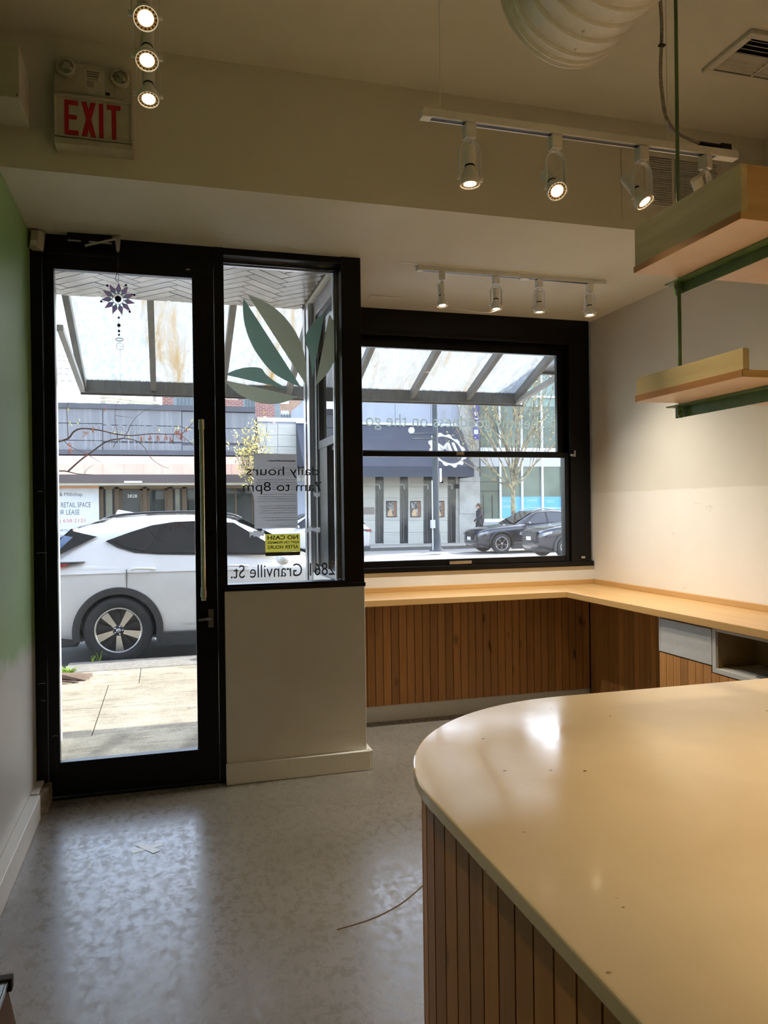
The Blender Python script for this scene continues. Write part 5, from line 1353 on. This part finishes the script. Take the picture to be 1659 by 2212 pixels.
# awning, a thing that sticks out of the wall
AW = bm('navy_awning_cloth', srgb(58, 60, 70), srgb(66, 68, 78), .8)
aw = thing('dark_awning', 'dark navy sloped awning with a white gear emblem', 'awning')
qa = rect(640, 918, 994, 930, YL - .05); zt_ = qa[3]; xr_t = qa[1]
qb = rect(640, 1007, 1024, 1030, YL - 1.9); zm_, zb_ = qb[3], qb[2]; xr_b = qb[1]; xl_ = at(640, 1000, YL).x
YA0, YA1 = YL - .06, YL - 1.9
MB().add([(xl_, YA0, zt_), (xr_t, YA0, zt_), (xr_b, YA1, zm_), (xl_, YA1, zm_), (xl_, YA0, zm_), (xr_b, YA0, zm_)], [(3, 2, 1, 0), (1, 2, 5), (0, 4, 3), (3, 4, 5, 2), (0, 1, 5, 4)]).build('awning_slope', AW, aw)
MB().box(xl_, xr_b, YA1 - .02, YA1 + .02, zb_, zm_).box(xr_b - .03, xr_b, YA1, YA0, zb_, zm_).build('valance', AW, aw)
box('top_rail', xl_, xr_t, YA0 - .06, YA0, zt_, zt_ + .10, bm('white_rail', srgb(214, 216, 220)), aw)
# emblem lies on the sloping cloth
WHT = bm('white_emblem', srgb(206, 206, 206))
dS = Vector((0, YA1 - YA0, zm_ - zt_)); Ls = dS.length; dS.normalize(); nS = Vector((0, dS.z, -dS.y)); nS = -nS if nS.y > 0 else nS
def on_slope(u, v):
    d = _ray(u, v); p0 = Vector((0, YA0, zt_))
    t_ = (p0 - EYE).dot(nS) / d.dot(nS)
    return EYE + d * t_
cE = on_slope(966, 972); rE = (on_slope(1000, 972) - cE).length
upS = -dS
def sl_pt(a, b): return cE + Vector((1, 0, 0)) * a + upS * b + nS * .012
em_ = MB(); N_ = 48
vs_ = []
for i in range(N_):
    a = 2 * math.pi * i / N_
    ro = rE * (1.0 if (i // 2) % 2 else 1.13)
    vs_ += [sl_pt(rE * .88 * math.cos(a), rE * 1.35 * .88 * math.sin(a)), sl_pt(ro * math.cos(a), 1.35 * ro * math.sin(a))]
em_.add(vs_, [(2 * i, 2 * i + 1, (2 * i + 3) % (2 * N_), (2 * i + 2) % (2 * N_)) for i in range(N_)])
em_.build('gear_emblem', WHT, aw)
me = text_mesh('MJ', bold=True)
xs_ = [v.co.x for v in me.vertices]; ys_ = [v.co.y for v in me.vertices]
for v in me.vertices:
    tx = (v.co.x - min(xs_)) / (max(xs_) - min(xs_)); ty = (v.co.y - min(ys_)) / (max(ys_) - min(ys_))
    v.co = sl_pt((-.62 + 1.25 * tx) * rE, (-.60 + 1.25 * ty) * rE)
me.materials.clear(); me.materials.append(WHT); link('emblem_lettering', me, aw)

# ---------------------------------------------------------------- glass building at the right
gb = thing('glass_building', 'green glass building with white mullions and blue window film at the right', 'building')
YGB = 33.6
GRN = bm('green_curtain_glass', srgb(128, 152, 146), srgb(104, 128, 122), .9, .12)
GRN2 = bm('dark_curtain_glass', srgb(104, 118, 108), srgb(76, 88, 80), .7, .12)
WM = bm('white_mullion', srgb(222, 224, 226))
q = rect(1037, 700, 1400, 1180, YGB)
MB().box(q[0], q[1], YGB + .1, YGB + 9, -.05, q[3]).build('building_mass', bm('grey_green_mass', srgb(120, 130, 126)), gb)
cols = [1037, 1080, 1127, 1171, 1214, 1262]
for i in range(5):
    for v0, v1, mm_ in ((740, 858, GRN), (858, 878, GRN), (878, 968, GRN2), (1008, 1121, GRN2)):
        rbox('curtain_pane', cols[i] + 1, v0, cols[i + 1] - 1, v1, YGB + .05, .04, mm_, gb)
    if i > 0: rbox('blue_film', cols[i] + 2, 1073, cols[i + 1] - 1, 1119, YGB + .035, .012, bm('sky_blue_film', srgb(96, 164, 206), srgb(110, 174, 212), 1.0) if i == 1 else bpy.data.materials['sky_blue_film'], gb)
    if i < 5: rbox('mullion', cols[i + 1] - 2, 740, cols[i + 1] + 2, 1122, YGB - .05, .15, WM, gb)
for v0, v1 in ((968, 976), (1119, 1126), (855, 859)): rbox('transom', 1037, v0, 1300, v1, YGB - .06, .16, WM, gb)
rbox('soffit_band', 1037, 976, 1300, 1008, YGB - .03, .12, bm('pale_band', srgb(190, 190, 190)), gb)
rbox('plinth', 1037, 1126, 1300, 1181, YGB - .04, .14, bm('grey_plinth', srgb(170, 172, 176)), gb)
FT = bm('pale_film_print', srgb(190, 212, 226))
px_text('film_lettering', 'ESTEE LAUDER', 1084, 1079, 1110, 1084, YGB + .03, FT, gb, False)
px_text('film_lettering', 'CLINIQUE', 1139, 1078, 1160, 1084, YGB + .03, FT, gb, False)
px_text('film_lettering', 'STELLA', 1181, 1080, 1197, 1085, YGB + .03, FT, gb, False)
px_text('film_lettering', 'GUERLAIN', 1086, 1091, 1116, 1097, YGB + .03, FT, gb, False)
for v_ in (1018, 1038): rbox('window_bar', 1038, v_ + 22, 1079, v_ + 23.5, YGB + .03, .02, BLK_T, gb)
for u_ in (1044, 1063): rbox('window_bar', u_, 1070, u_ + 1.5, 1120, YGB + .03, .02, BLK_T, gb)

# ---------------------------------------------------------------- buildings behind
bk = thing('brick_block', 'red brick and grey clad block rising behind the low shop', 'building')
YK = 46.0
METC = bm('grey_metal_cladding', srgb(126, 134, 136))
for u0, u1, v0, v1, mm_, nm in ((352, 376, 855, 905, BRICK, 'brick_wall'), (376, 470, 854, 905, METC, 'metal_wall'), (470, 527, 862, 905, BRICK, 'brick_wall'), (527, 553, 846, 915, METC, 'metal_wall'), (553, 595, 842, 915, BRICK, 'brick_wall'), (595, 606, 842, 915, METC, 'metal_wall')):
    rbox(nm, u0, v0, u1, 1163, YK, 6, mm_, bk)
for u_ in (384, 392, 400, 408, 416, 424, 532, 538, 544, 549):
    rbox('cladding_rib', u_, 857, u_ + .9, 906, YK - .06, .06, bm('rib_grey', srgb(96, 104, 106)), bk)
tb = thing('tan_block', 'tan brick apartment block with blue windows behind the pale grey wall', 'building')
YT = 58.0
rbox('brick_wall', 606, 700, 700, 1156, YT, 8, BRICK2, tb)
for v0 in (720, 760, 800, 853, 885):
    rbox('window', 652, v0, 664, v0 + 17, YT - .08, .1, bm('blue_window_glass', srgb(120, 150, 190), rough=.1), tb)
    rbox('window', 607, v0 + 2, 624, v0 + 20, YT - .08, .1, bm('white_window_frame', srgb(206, 206, 206)), tb)
rbox('balcony', 606, 896, 660, 908, YT - .9, .8, METC, tb)
for i in range(9): rbox('balcony_post', 608 + 6 * i, 893, 609 + 6 * i, 909, YT - .95, .05, TRIMD, tb)
# poles, cross arms and wires
PW = bm('weathered_pole_wood', srgb(168, 160, 150))
for i, (u_, lab_) in enumerate(((225, 'grey utility pole behind the low shop, left of the roof rail'), (335, 'thin grey utility pole behind the roof rail'))):
    up_ = thing('utility_pole', lab_, 'pole'); o = at(u_, 880, 52.0)
    MB().tube([(o.x, o.y, -.1), (o.x, o.y, 13.5)], [.16, .12], 10).build('mast', PW, up_, smooth=True)
    for zz in (12.6, 11.9): MB().box(o.x - 1.0, o.x + 1.0, o.y - .1, o.y - .02, zz, zz + .1).build('cross_arm', PW, up_)
wi = thing('overhead_wires', 'overhead street wires seen through the canopy glass', 'wires')
for k, (v0, v1) in enumerate(((762, 786), (772, 796), (790, 801), (803, 806), (818, 817))):
    a_, b_ = at(60, v0, 51.9), at(760, v1 + 10, 51.9)
    MB().tube([a_.lerp(b_, t_ / 8) - Vector((0, 0, 1.2 * (t_ / 8) * (1 - t_ / 8))) for t_ in range(9)], .022, 5).build('wire', TRIMD, wi)
rr_ = thing('roof_rail', 'pale timber rail frame standing on the low shop roof', 'rail')
a_, b_ = at(216, 856, 35.0), at(345, 872, 35.0)
MB().tube([a_, b_], .055, 6).tube([a_ - Vector((0, 0, .16)), b_ - Vector((0, 0, .10))], .05, 6).build('rail', bm('pale_timber', srgb(206, 196, 170)), rr_)
for t_ in (.02, .5, .56, .97):
    p_ = a_.lerp(b_, t_); MB().tube([p_, (p_.x, p_.y, z1 + 1.9)], .05, 6).build('rail_post', bm('pale_timber_post', srgb(180, 172, 156)), rr_)

# ---------------------------------------------------------------- street lamp, banner
o = atz(943, 1190, -.02)
lp = thing('street_lamp', 'dark street lamp post on the far pavement before the lounge', 'lamp post', (o.x, o.y, -.02))
LPM = bm('dark_grey_post', srgb(62, 66, 70), srgb(74, 78, 80))
MB().lathe([(.27, 0), (.25, .06), (.19, .12), (.17, .30), (.15, .55), (.125, .8), (.115, 2.0), (.105, 4.5), (.095, 9.0)], n=14).build('post', LPM, lp, smooth=True)
MB().box(-.26, -.11, -.22, -.08, .85, 1.15).build('junction_box', bm('grey_box', srgb(186, 186, 190)), lp)
MB().tube([(-.19, -.14, 0), (-.19, -.14, 2.6)], .022, 6).build('conduit', bm('pale_conduit', srgb(200, 200, 200)), lp)
MB().box(.11, .19, -.14, -.12, 2.55, 3.05).build('plate', bm('white_plate', srgb(214, 214, 214)), lp)
for z_ in (4.33, 4.14):
    MB().tube([(0, -.1, z_), (-.95, -.1, z_ - .02)], .03, 6).build('bracket_arm', LPM, lp)
MB().ball((-.95, -.1, 4.43), .12, 10, 6).build('flood_lamp', bm('white_flood', srgb(220, 220, 220)), lp)
bn = thing('parking_banner', 'purple vertical banner with a white letter P beside the concrete pier', 'banner')
PUR = bm('purple_banner_cloth', srgb(92, 92, 148)); BWH = bm('banner_white', srgb(216, 216, 226))
rbox('cloth', 1021, 858, 1035, 949, 32.7, .02, PUR, bn)
px_text('letter', 'P', 1024, 863, 1032, 881, 32.69, BWH, bn, False, True)
q = rect(1024, 886, 1032, 899, 32.69); MB().prism([(q[0], (q[2] + q[3]) / 2), ((q[0] + q[1]) / 2, q[3]), ((q[0] + q[1]) / 2, q[2])], 'y', 32.68, 32.7).box((q[0] + q[1]) / 2, q[1], 32.68, 32.7, (q[2] + q[3]) / 2 - .03, (q[2] + q[3]) / 2 + .03).build('arrow', BWH, bn)
for v0, v1 in ((903, 906), (910, 921), (928, 938)): rbox('banner_block', 1024, v0, 1033, v1, 32.685, .015, BWH, bn)
o = at(1036, 900, 32.7); MB().tube([(o.x, 32.72, 3.0), (o.x, 32.72, 6.6)], .03, 6).build('banner_pole', TRIMD, bn)
for z_ in (3.4, 5.9): MB().box(o.x - .02, o.x + .02, 32.72, YL - .2, z_, z_ + .04).build('banner_bracket', TRIMD, bn)

# ---------------------------------------------------------------- trees
BARK = mat('grey_bark', srgb(120, 112, 100), .9, var=(9, srgb(86, 78, 70), .4, .7))
BARKL = mat('mossy_bark', srgb(160, 146, 112), .9, var=(5, srgb(96, 88, 76), .42, .6), bump=(14, .5))
def grow(b_, p, d, l, r, depth, rg, tips, spread=.5, up=.25, n=3):
    pts = [Vector(p)]; dd = Vector(d).normalized()
    for k in range(4):
        dd = (dd + Vector((rg.uniform(-.16, .16), rg.uniform(-.16, .16), rg.uniform(-.06, .12)))).normalized()
        pts.append(pts[-1] + dd * l / 4)
    b_.tube(pts, [r * (1 - .11 * k) for k in range(5)], 6 if r > .02 else 4)
    if depth == 0: tips.append(pts[-1]); return
    for k in range(n):
        s_ = pts[-1] if k == 0 else pts[rg.choice((2, 3, 4))]
        nd = (dd + Vector((rg.uniform(-1, 1), rg.uniform(-1, 1), rg.uniform(-.3, .6))) * spread + Vector((0, 0, up))).normalized()
        tips.append(pts[3])
        grow(b_, s_, nd, l * rg.uniform(.62, .82), r * .58, depth - 1, rg, tips, spread, up, n)
def leaves(tips, rg, n, size, spread, m_, parent, name='foliage'):
    b_ = MB()
    for t_ in tips:
        for k in range(n):
            c_ = t_ + Vector((rg.gauss(0, spread), rg.gauss(0, spread), rg.gauss(0, spread)))
            a_ = Vector((rg.uniform(-1, 1), rg.uniform(-1, 1), rg.uniform(-1, 1))).normalized(); e_ = a_.orthogonal().normalized(); s_ = size * rg.uniform(.5, 1.2)
            b_.add([c_ - a_ * s_, c_ + e_ * s_ * .5, c_ + a_ * s_, c_ - e_ * s_ * .5], [(0, 1, 2, 3)])
    return tag(b_.build(name, m_, parent), kind='stuff')
rg = random.Random(21)
o = at(558, 1150, 30.9)
yt = thing('young_tree', 'young tree with yellow spring leaves behind the paper notice', 'tree', (o.x, 30.9, -.02))
b_ = MB(); tips = []
b_.tube(spline([(0.05, 0, 0), (.02, 0, .8), (-.05, 0, 1.5), (-.10, .02, 2.0)], 4), [.07 - .003 * i for i in range(13)], 8)
for dx, dz, l in ((-.55, 1.6, 1.5), (-.15, 1.9, 1.8), (.25, 1.9, 2.0), (.10, 2.1, 1.7), (-.38, 1.7, 1.6)):
    p0 = Vector((-.10, .02, 2.0)); d = Vector((dx, rg.uniform(-.3, .3), dz)).normalized()
    pts = [p0 + d * l * t_ / 5 + Vector((rg.uniform(-.05, .05), 0, 0)) for t_ in range(6)]
    b_.tube(pts, [.04 - .006 * k for k in range(6)], 5)
    for k in (1, 2, 3, 4, 5):
        for _ in range(2):
            nd = (d + Vector((rg.uniform(-.5, .5), rg.uniform(-.5, .5), rg.uniform(0, .5)))).normalized()
            grow(b_, pts[k], nd, .75, .016, 1, rg, tips, .35, .4, 2)
b_.build('branches', BARK, yt, smooth=True)
leaves([t_ for t_ in tips if t_.z > 2.6], rg, 4, .075, .10, mat('yellow_spring_leaf', srgb(206, 190, 110), .7, var=(3, srgb(180, 164, 84), .4, .7)), yt)
o = at(1108, 1150, 30.9)
bt = thing('bare_tree', 'bare branching street tree in front of the glass building', 'tree', (o.x, 30.9, -.02))
b_ = MB(); tips = []
b_.tube(spline([(.02, 0, 0), (.0, 0, 1.0), (-.02, .02, 1.8), (0, 0, 2.5)], 4), [.125 - .003 * i for i in range(13)], 10)
for k, (dx, dz, l, st) in enumerate(((-.30, 1.5, 2.6, 1.9), (.05, 1.7, 2.8, 2.5), (.22, 1.6, 2.7, 2.5), (-.10, 1.8, 2.6, 2.4), (.45, 1.3, 2.2, 2.3), (-.60, 1.2, 2.0, 2.2), (-1.1, .5, 1.7, 2.4), (1.0, .55, 1.6, 2.45), (-.2, 1.6, 2.4, 2.5), (.6, 1.5, 2.5, 2.5), (.9, 1.0, 2.0, 2.5), (-.85, .9, 1.9, 2.3))):
    grow(b_, (0, 0, st), (dx, rg.uniform(-.4, .4), dz), l, .058 if dz > 1 else .038, 4, rg, tips, .55, .14, 3)
b_.v = [(x_, y_ * .55 - .1, z_) for x_, y_, z_ in b_.v]
tips = [Vector((t_.x, t_.y * .55 - .1, t_.z)) for t_ in tips]
b_.build('branches', BARKL, bt, smooth=True)
leaves(tips[::6], rg, 2, .05, .06, mat('pale_bud', srgb(206, 190, 120), .7), bt, 'buds')
# branch of the near street tree, reaching into the door view from the left
YN_ = 8.2
nt_ = thing('street_tree', 'near street tree whose budding branches reach in from the left of the door', 'tree')
TB = mat('dark_twig_bark', srgb(72, 58, 54), .85, var=(30, srgb(96, 80, 72), .4, .7))
kk = 300 / 1659
def cp(pts, Y=YN_): return [at(120 + a * kk, 830 + b * kk, Y + dy) for a, b, dy in [(q_ + (0,)) if len(q_) == 2 else q_ for q_ in pts]]
MB().tube(spline([(-1.62, YN_ - .4, -.05), (-1.64, YN_ - .4, 1.2), (-1.60, YN_ - .38, 2.2), (-1.75, YN_ - .35, 4.2)], 5), [.13 - .004 * i for i in range(16)], 10).build('trunk', BARK, nt_, smooth=True)
twigs = [([(-900, 900, -.4), (-400, 800, -.2), (60, 678), (160, 640), (215, 570), (300, 530), (430, 535), (560, 555), (700, 590), (860, 612), (1000, 605), (1150, 592), (1350, 597), (1500, 590), (1560, 545), (1670, 430)], .011, .003),
         ([(-900, 1150, -.4), (-300, 1060, -.2), (60, 1035), (150, 1045), (270, 1072), (440, 1080)], .010, .003),
         ([(150, 1040), (300, 905), (430, 810), (600, 690), (740, 655), (850, 650), (960, 675), (1050, 740), (1120, 850), (1170, 910), (1260, 970), (1355, 1010)], .009, .0016),
         ([(150, 640), (140, 420), (135, 280), (175, 170), (235, 30)], .005, .002),
         ([(100, 675), (190, 750), (300, 800), (400, 850), (480, 900), (545, 935)], .004, .0015),
         ([(740, 655), (735, 560), (712, 440), (712, 320), (740, 220), (800, 160), (850, 132)], .004, .001),
         ([(810, 650), (860, 570), (930, 430), (1040, 330), (1150, 285), (1250, 270)], .004, .001),
         ([(712, 372), (800, 385), (920, 400)], .003, .0015), ([(345, 1075), (370, 1020), (465, 958)], .003, .001),
         ([(690, 755), (720, 695), (780, 655)], .004, .003), ([(1490, 590), (1550, 650), (1640, 720)], .004, .002)]
for pts, r0, r1 in twigs:
    P_ = spline(cp(pts), 4); n_ = len(P_)
    MB().tube(P_, [r0 + (r1 - r0) * i / (n_ - 1) for i in range(n_)], 6).build('branch', TB, nt_, smooth=True)
FLR = mat('russet_blossom', srgb(166, 100, 84), .8, var=(40, srgb(190, 140, 100), .4, .7)); LFY = mat('lime_bud_leaf', srgb(186, 186, 92), .7, var=(40, srgb(150, 160, 60), .4, .7))
fl, lf = MB(), MB()
for (a, b, n_, s_) in ((450, 520, 10, 30), (355, 575, 8, 28), (1030, 640, 12, 34), (1125, 625, 12, 34), (1225, 625, 12, 34), (1310, 615, 12, 34), (1385, 640, 10, 30), (1470, 570, 26, 50), (1500, 620, 18, 50), (1565, 545, 8, 30), (180, 770, 10, 34), (165, 710, 8, 28), (365, 828, 8, 20), (578, 290, 4, 20)):
    for k in range(n_):
        p_ = cp([(a + rg.gauss(0, s_ * .4), b + rg.gauss(0, s_ * .5), rg.gauss(0, .02))])[0]
        fl.tube([p_, p_ + Vector((rg.gauss(0, .006), rg.gauss(0, .006), -rg.uniform(.012, .035)))], [.003, .0045], 4)
for (a, b, n_, s_) in ((1450, 520, 16, 26), (1235, 560, 6, 16), (720, 575, 7, 20), (800, 580, 6, 16), (280, 465, 8, 24), (890, 640, 5, 14), (1580, 525, 8, 26), (1640, 700, 8, 26), (1630, 445, 6, 24), (350, 590, 4, 20), (170, 480, 5, 24), (155, 290, 6, 26), (190, 120, 6, 40)):
    for k in range(n_):
        p_ = cp([(a + rg.gauss(0, s_ * .5), b + rg.gauss(0, s_ * .5), rg.gauss(0, .02))])[0]
        d_ = Vector((rg.gauss(0, 1), rg.gauss(0, 1), rg.gauss(0, 1))).normalized(); e_ = d_.orthogonal().normalized()
        lf.add([p_, p_ + d_ * .011 + e_ * .005, p_ + d_ * .02, p_ + d_ * .011 - e_ * .005], [(0, 1, 2, 3)])
tag(fl.build('blossom', FLR, nt_), kind='stuff'); tag(lf.build('bud_leaves', LFY, nt_), kind='stuff')

# ---------------------------------------------------------------- the person walking across the street
o = at(1035, 1100, 31.4)
pe_ = thing('person', 'person in dark open jacket and sunglasses walking left on the far pavement', 'person', (o.x, 31.4, -.02))
def skinned(name, joints, bones, m_, parent, root=0, lev=2):
    me = bpy.data.meshes.new(name); me.from_pydata([j[0] for j in joints], bones, []); me.materials.append(m_)
    ob = link(name, me, parent)
    sk = ob.modifiers.new('skin', 'SKIN'); ob.modifiers.new('sub', 'SUBSURF').levels = lev; ob.modifiers['sub'].render_levels = lev
    lay = me.skin_vertices[0] if me.skin_vertices else None
    if lay is None:
        bpy.context.view_layer.objects.active = ob; bpy.ops.mesh.customdata_skin_add(); lay = me.skin_vertices[0]
    for i, j in enumerate(joints):
        lay.data[i].radius = j[1] if isinstance(j[1], tuple) else (j[1], j[1]); lay.data[i].use_root = (i == root)
    dg = bpy.context.evaluated_depsgraph_get(); dg.update()
    m2 = bpy.data.meshes.new_from_object(ob.evaluated_get(dg)); ob.modifiers.clear(); ob.data = m2
    m2.polygons.foreach_set('use_smooth', [True] * len(m2.polygons))
    return ob
SKIN = bm('skin', srgb(206, 168, 148)); JACK = bm('dark_plum_jacket', srgb(52, 42, 48), srgb(66, 54, 60), 6); TEE = bm('dark_teal_shirt', srgb(40, 54, 58)); TROU = bm('dark_trousers', srgb(36, 38, 44)); HAIR = bm('brown_hair', srgb(88, 66, 52))
# walking to the left (-x)
body_j = [((0, 0, .95), (.15, .12)), ((0, 0, 1.12), (.135, .105)), ((-.01, 0, 1.32), (.17, .115)), ((-.01, 0, 1.44), (.11, .085)), ((-.02, 0, 1.52), (.055, .055)), ((-.035, 0, 1.58), (.06, .06)),
          ((-.09, -.09, .92), (.095, .095)), ((-.20, -.09, .50), (.065, .065)), ((-.30, -.09, .10), (.045, .045)), ((-.44, -.09, .05), (.04, .03)),
          ((.06, .09, .92), (.095, .095)), ((.10, .09, .50), (.065, .065)), ((.34, .09, .14), (.045, .045)), ((.24, .09, .06), (.04, .03))]
body_b = [(0, 1), (1, 2), (2, 3), (3, 4), (4, 5), (0, 6), (6, 7), (7, 8), (8, 9), (0, 10), (10, 11), (11, 12), (12, 13)]
bod = skinned('body', body_j, body_b, TEE, pe_)
skinned('trousers', [((0, 0, .97), (.16, .13)), ((-.09, -.09, .90), (.105, .105)), ((-.20, -.09, .50), (.078, .078)), ((-.29, -.09, .14), (.065, .065)), ((.06, .09, .90), (.105, .105)), ((.10, .09, .50), (.078, .078)), ((.32, .09, .17), (.065, .065))], [(0, 1), (1, 2), (2, 3), (0, 4), (4, 5), (5, 6)], TROU, pe_)
# jacket: sleeves and open fronts
skinned('jacket', [((.04, 0, 1.40), (.13, .12)), ((.07, 0, 1.15), (.135, .16)), ((.10, 0, .86), (.15, .18)), ((0, -.19, 1.40), (.075, .075)), ((-.14, -.24, 1.17), (.058, .058)), ((-.36, -.25, .98), (.045, .045)), ((0, .19, 1.40), (.075, .075)), ((.14, .24, 1.15), (.058, .058)), ((.16, .25, .92), (.045, .045))], [(0, 1), (1, 2), (0, 3), (3, 4), (4, 5), (0, 6), (6, 7), (7, 8)], JACK, pe_)
for hx, hy, hz, dx in ((-.37, -.25, .97, -1), (.16, .25, .91, .1)):
    hj = [((hx, hy, hz), .022), ((hx + dx * .05, hy, hz - .04), .030)]; hb = [(0, 1)]
    for k in range(4):
        b0 = len(hj); yy = hy + (-.024 + .016 * k)
        hj += [((hx + dx * .075, yy, hz - .07), .0095), ((hx + dx * .09, yy, hz - (.10, .108, .105, .095)[k]), .008)]; hb += [(1, b0), (b0, b0 + 1)]
    b0 = len(hj); hj += [((hx + dx * .03 - .01, hy - .03, hz - .06), .010), ((hx + dx * .04 - .02, hy - .036, hz - .085), .008)]; hb += [(1, b0), (b0, b0 + 1)]
    skinned('hand', hj, hb, SKIN, pe_, lev=1)
hd = MB().ball((-.055, 0, 1.645), .10, 16, 12, .92, .78, 1.16)
hd.prism([(-.135, 1.655), (-.175, 1.622), (-.135, 1.612)], 'y', -.012, .012)
hd.ball((-.11, 0, 1.575), .038, 10, 6, 1, 1, .7)
head = hd.build('head', SKIN, pe_, smooth=True)
MB().ball((-.045, -.078, 1.64), .022, 8, 6, .7, .4, 1.2).ball((-.045, .078, 1.64), .022, 8, 6, .7, .4, 1.2).build('ear', SKIN, head, smooth=True)
MB().box(-.150, -.132, -.062, -.008, 1.648, 1.680).box(-.150, -.132, .008, .062, 1.648, 1.680).box(-.148, -.138, -.01, .01, 1.668, 1.674).box(-.14, -.05, -.078, -.074, 1.664, 1.672).box(-.14, -.05, .074, .078, 1.664, 1.672).build('sunglasses', BLK_T, head)
MB().box(-.146, -.138, -.025, .025, 1.583, 1.590).build('mouth', bm('lips', srgb(150, 90, 84)), head)
hr = MB().ball((-.03, 0, 1.68), .108, 14, 10, .95, .88, 1.0)
hr.ball((.05, 0, 1.60), .07, 12, 8, .8, 1.1, 1.5).ball((.10, -.02, 1.58), .055, 10, 6, 1.4, .8, 1.1)
hr.build('hair', HAIR, pe_, smooth=True)
for o in list(pe_.children):
    pass
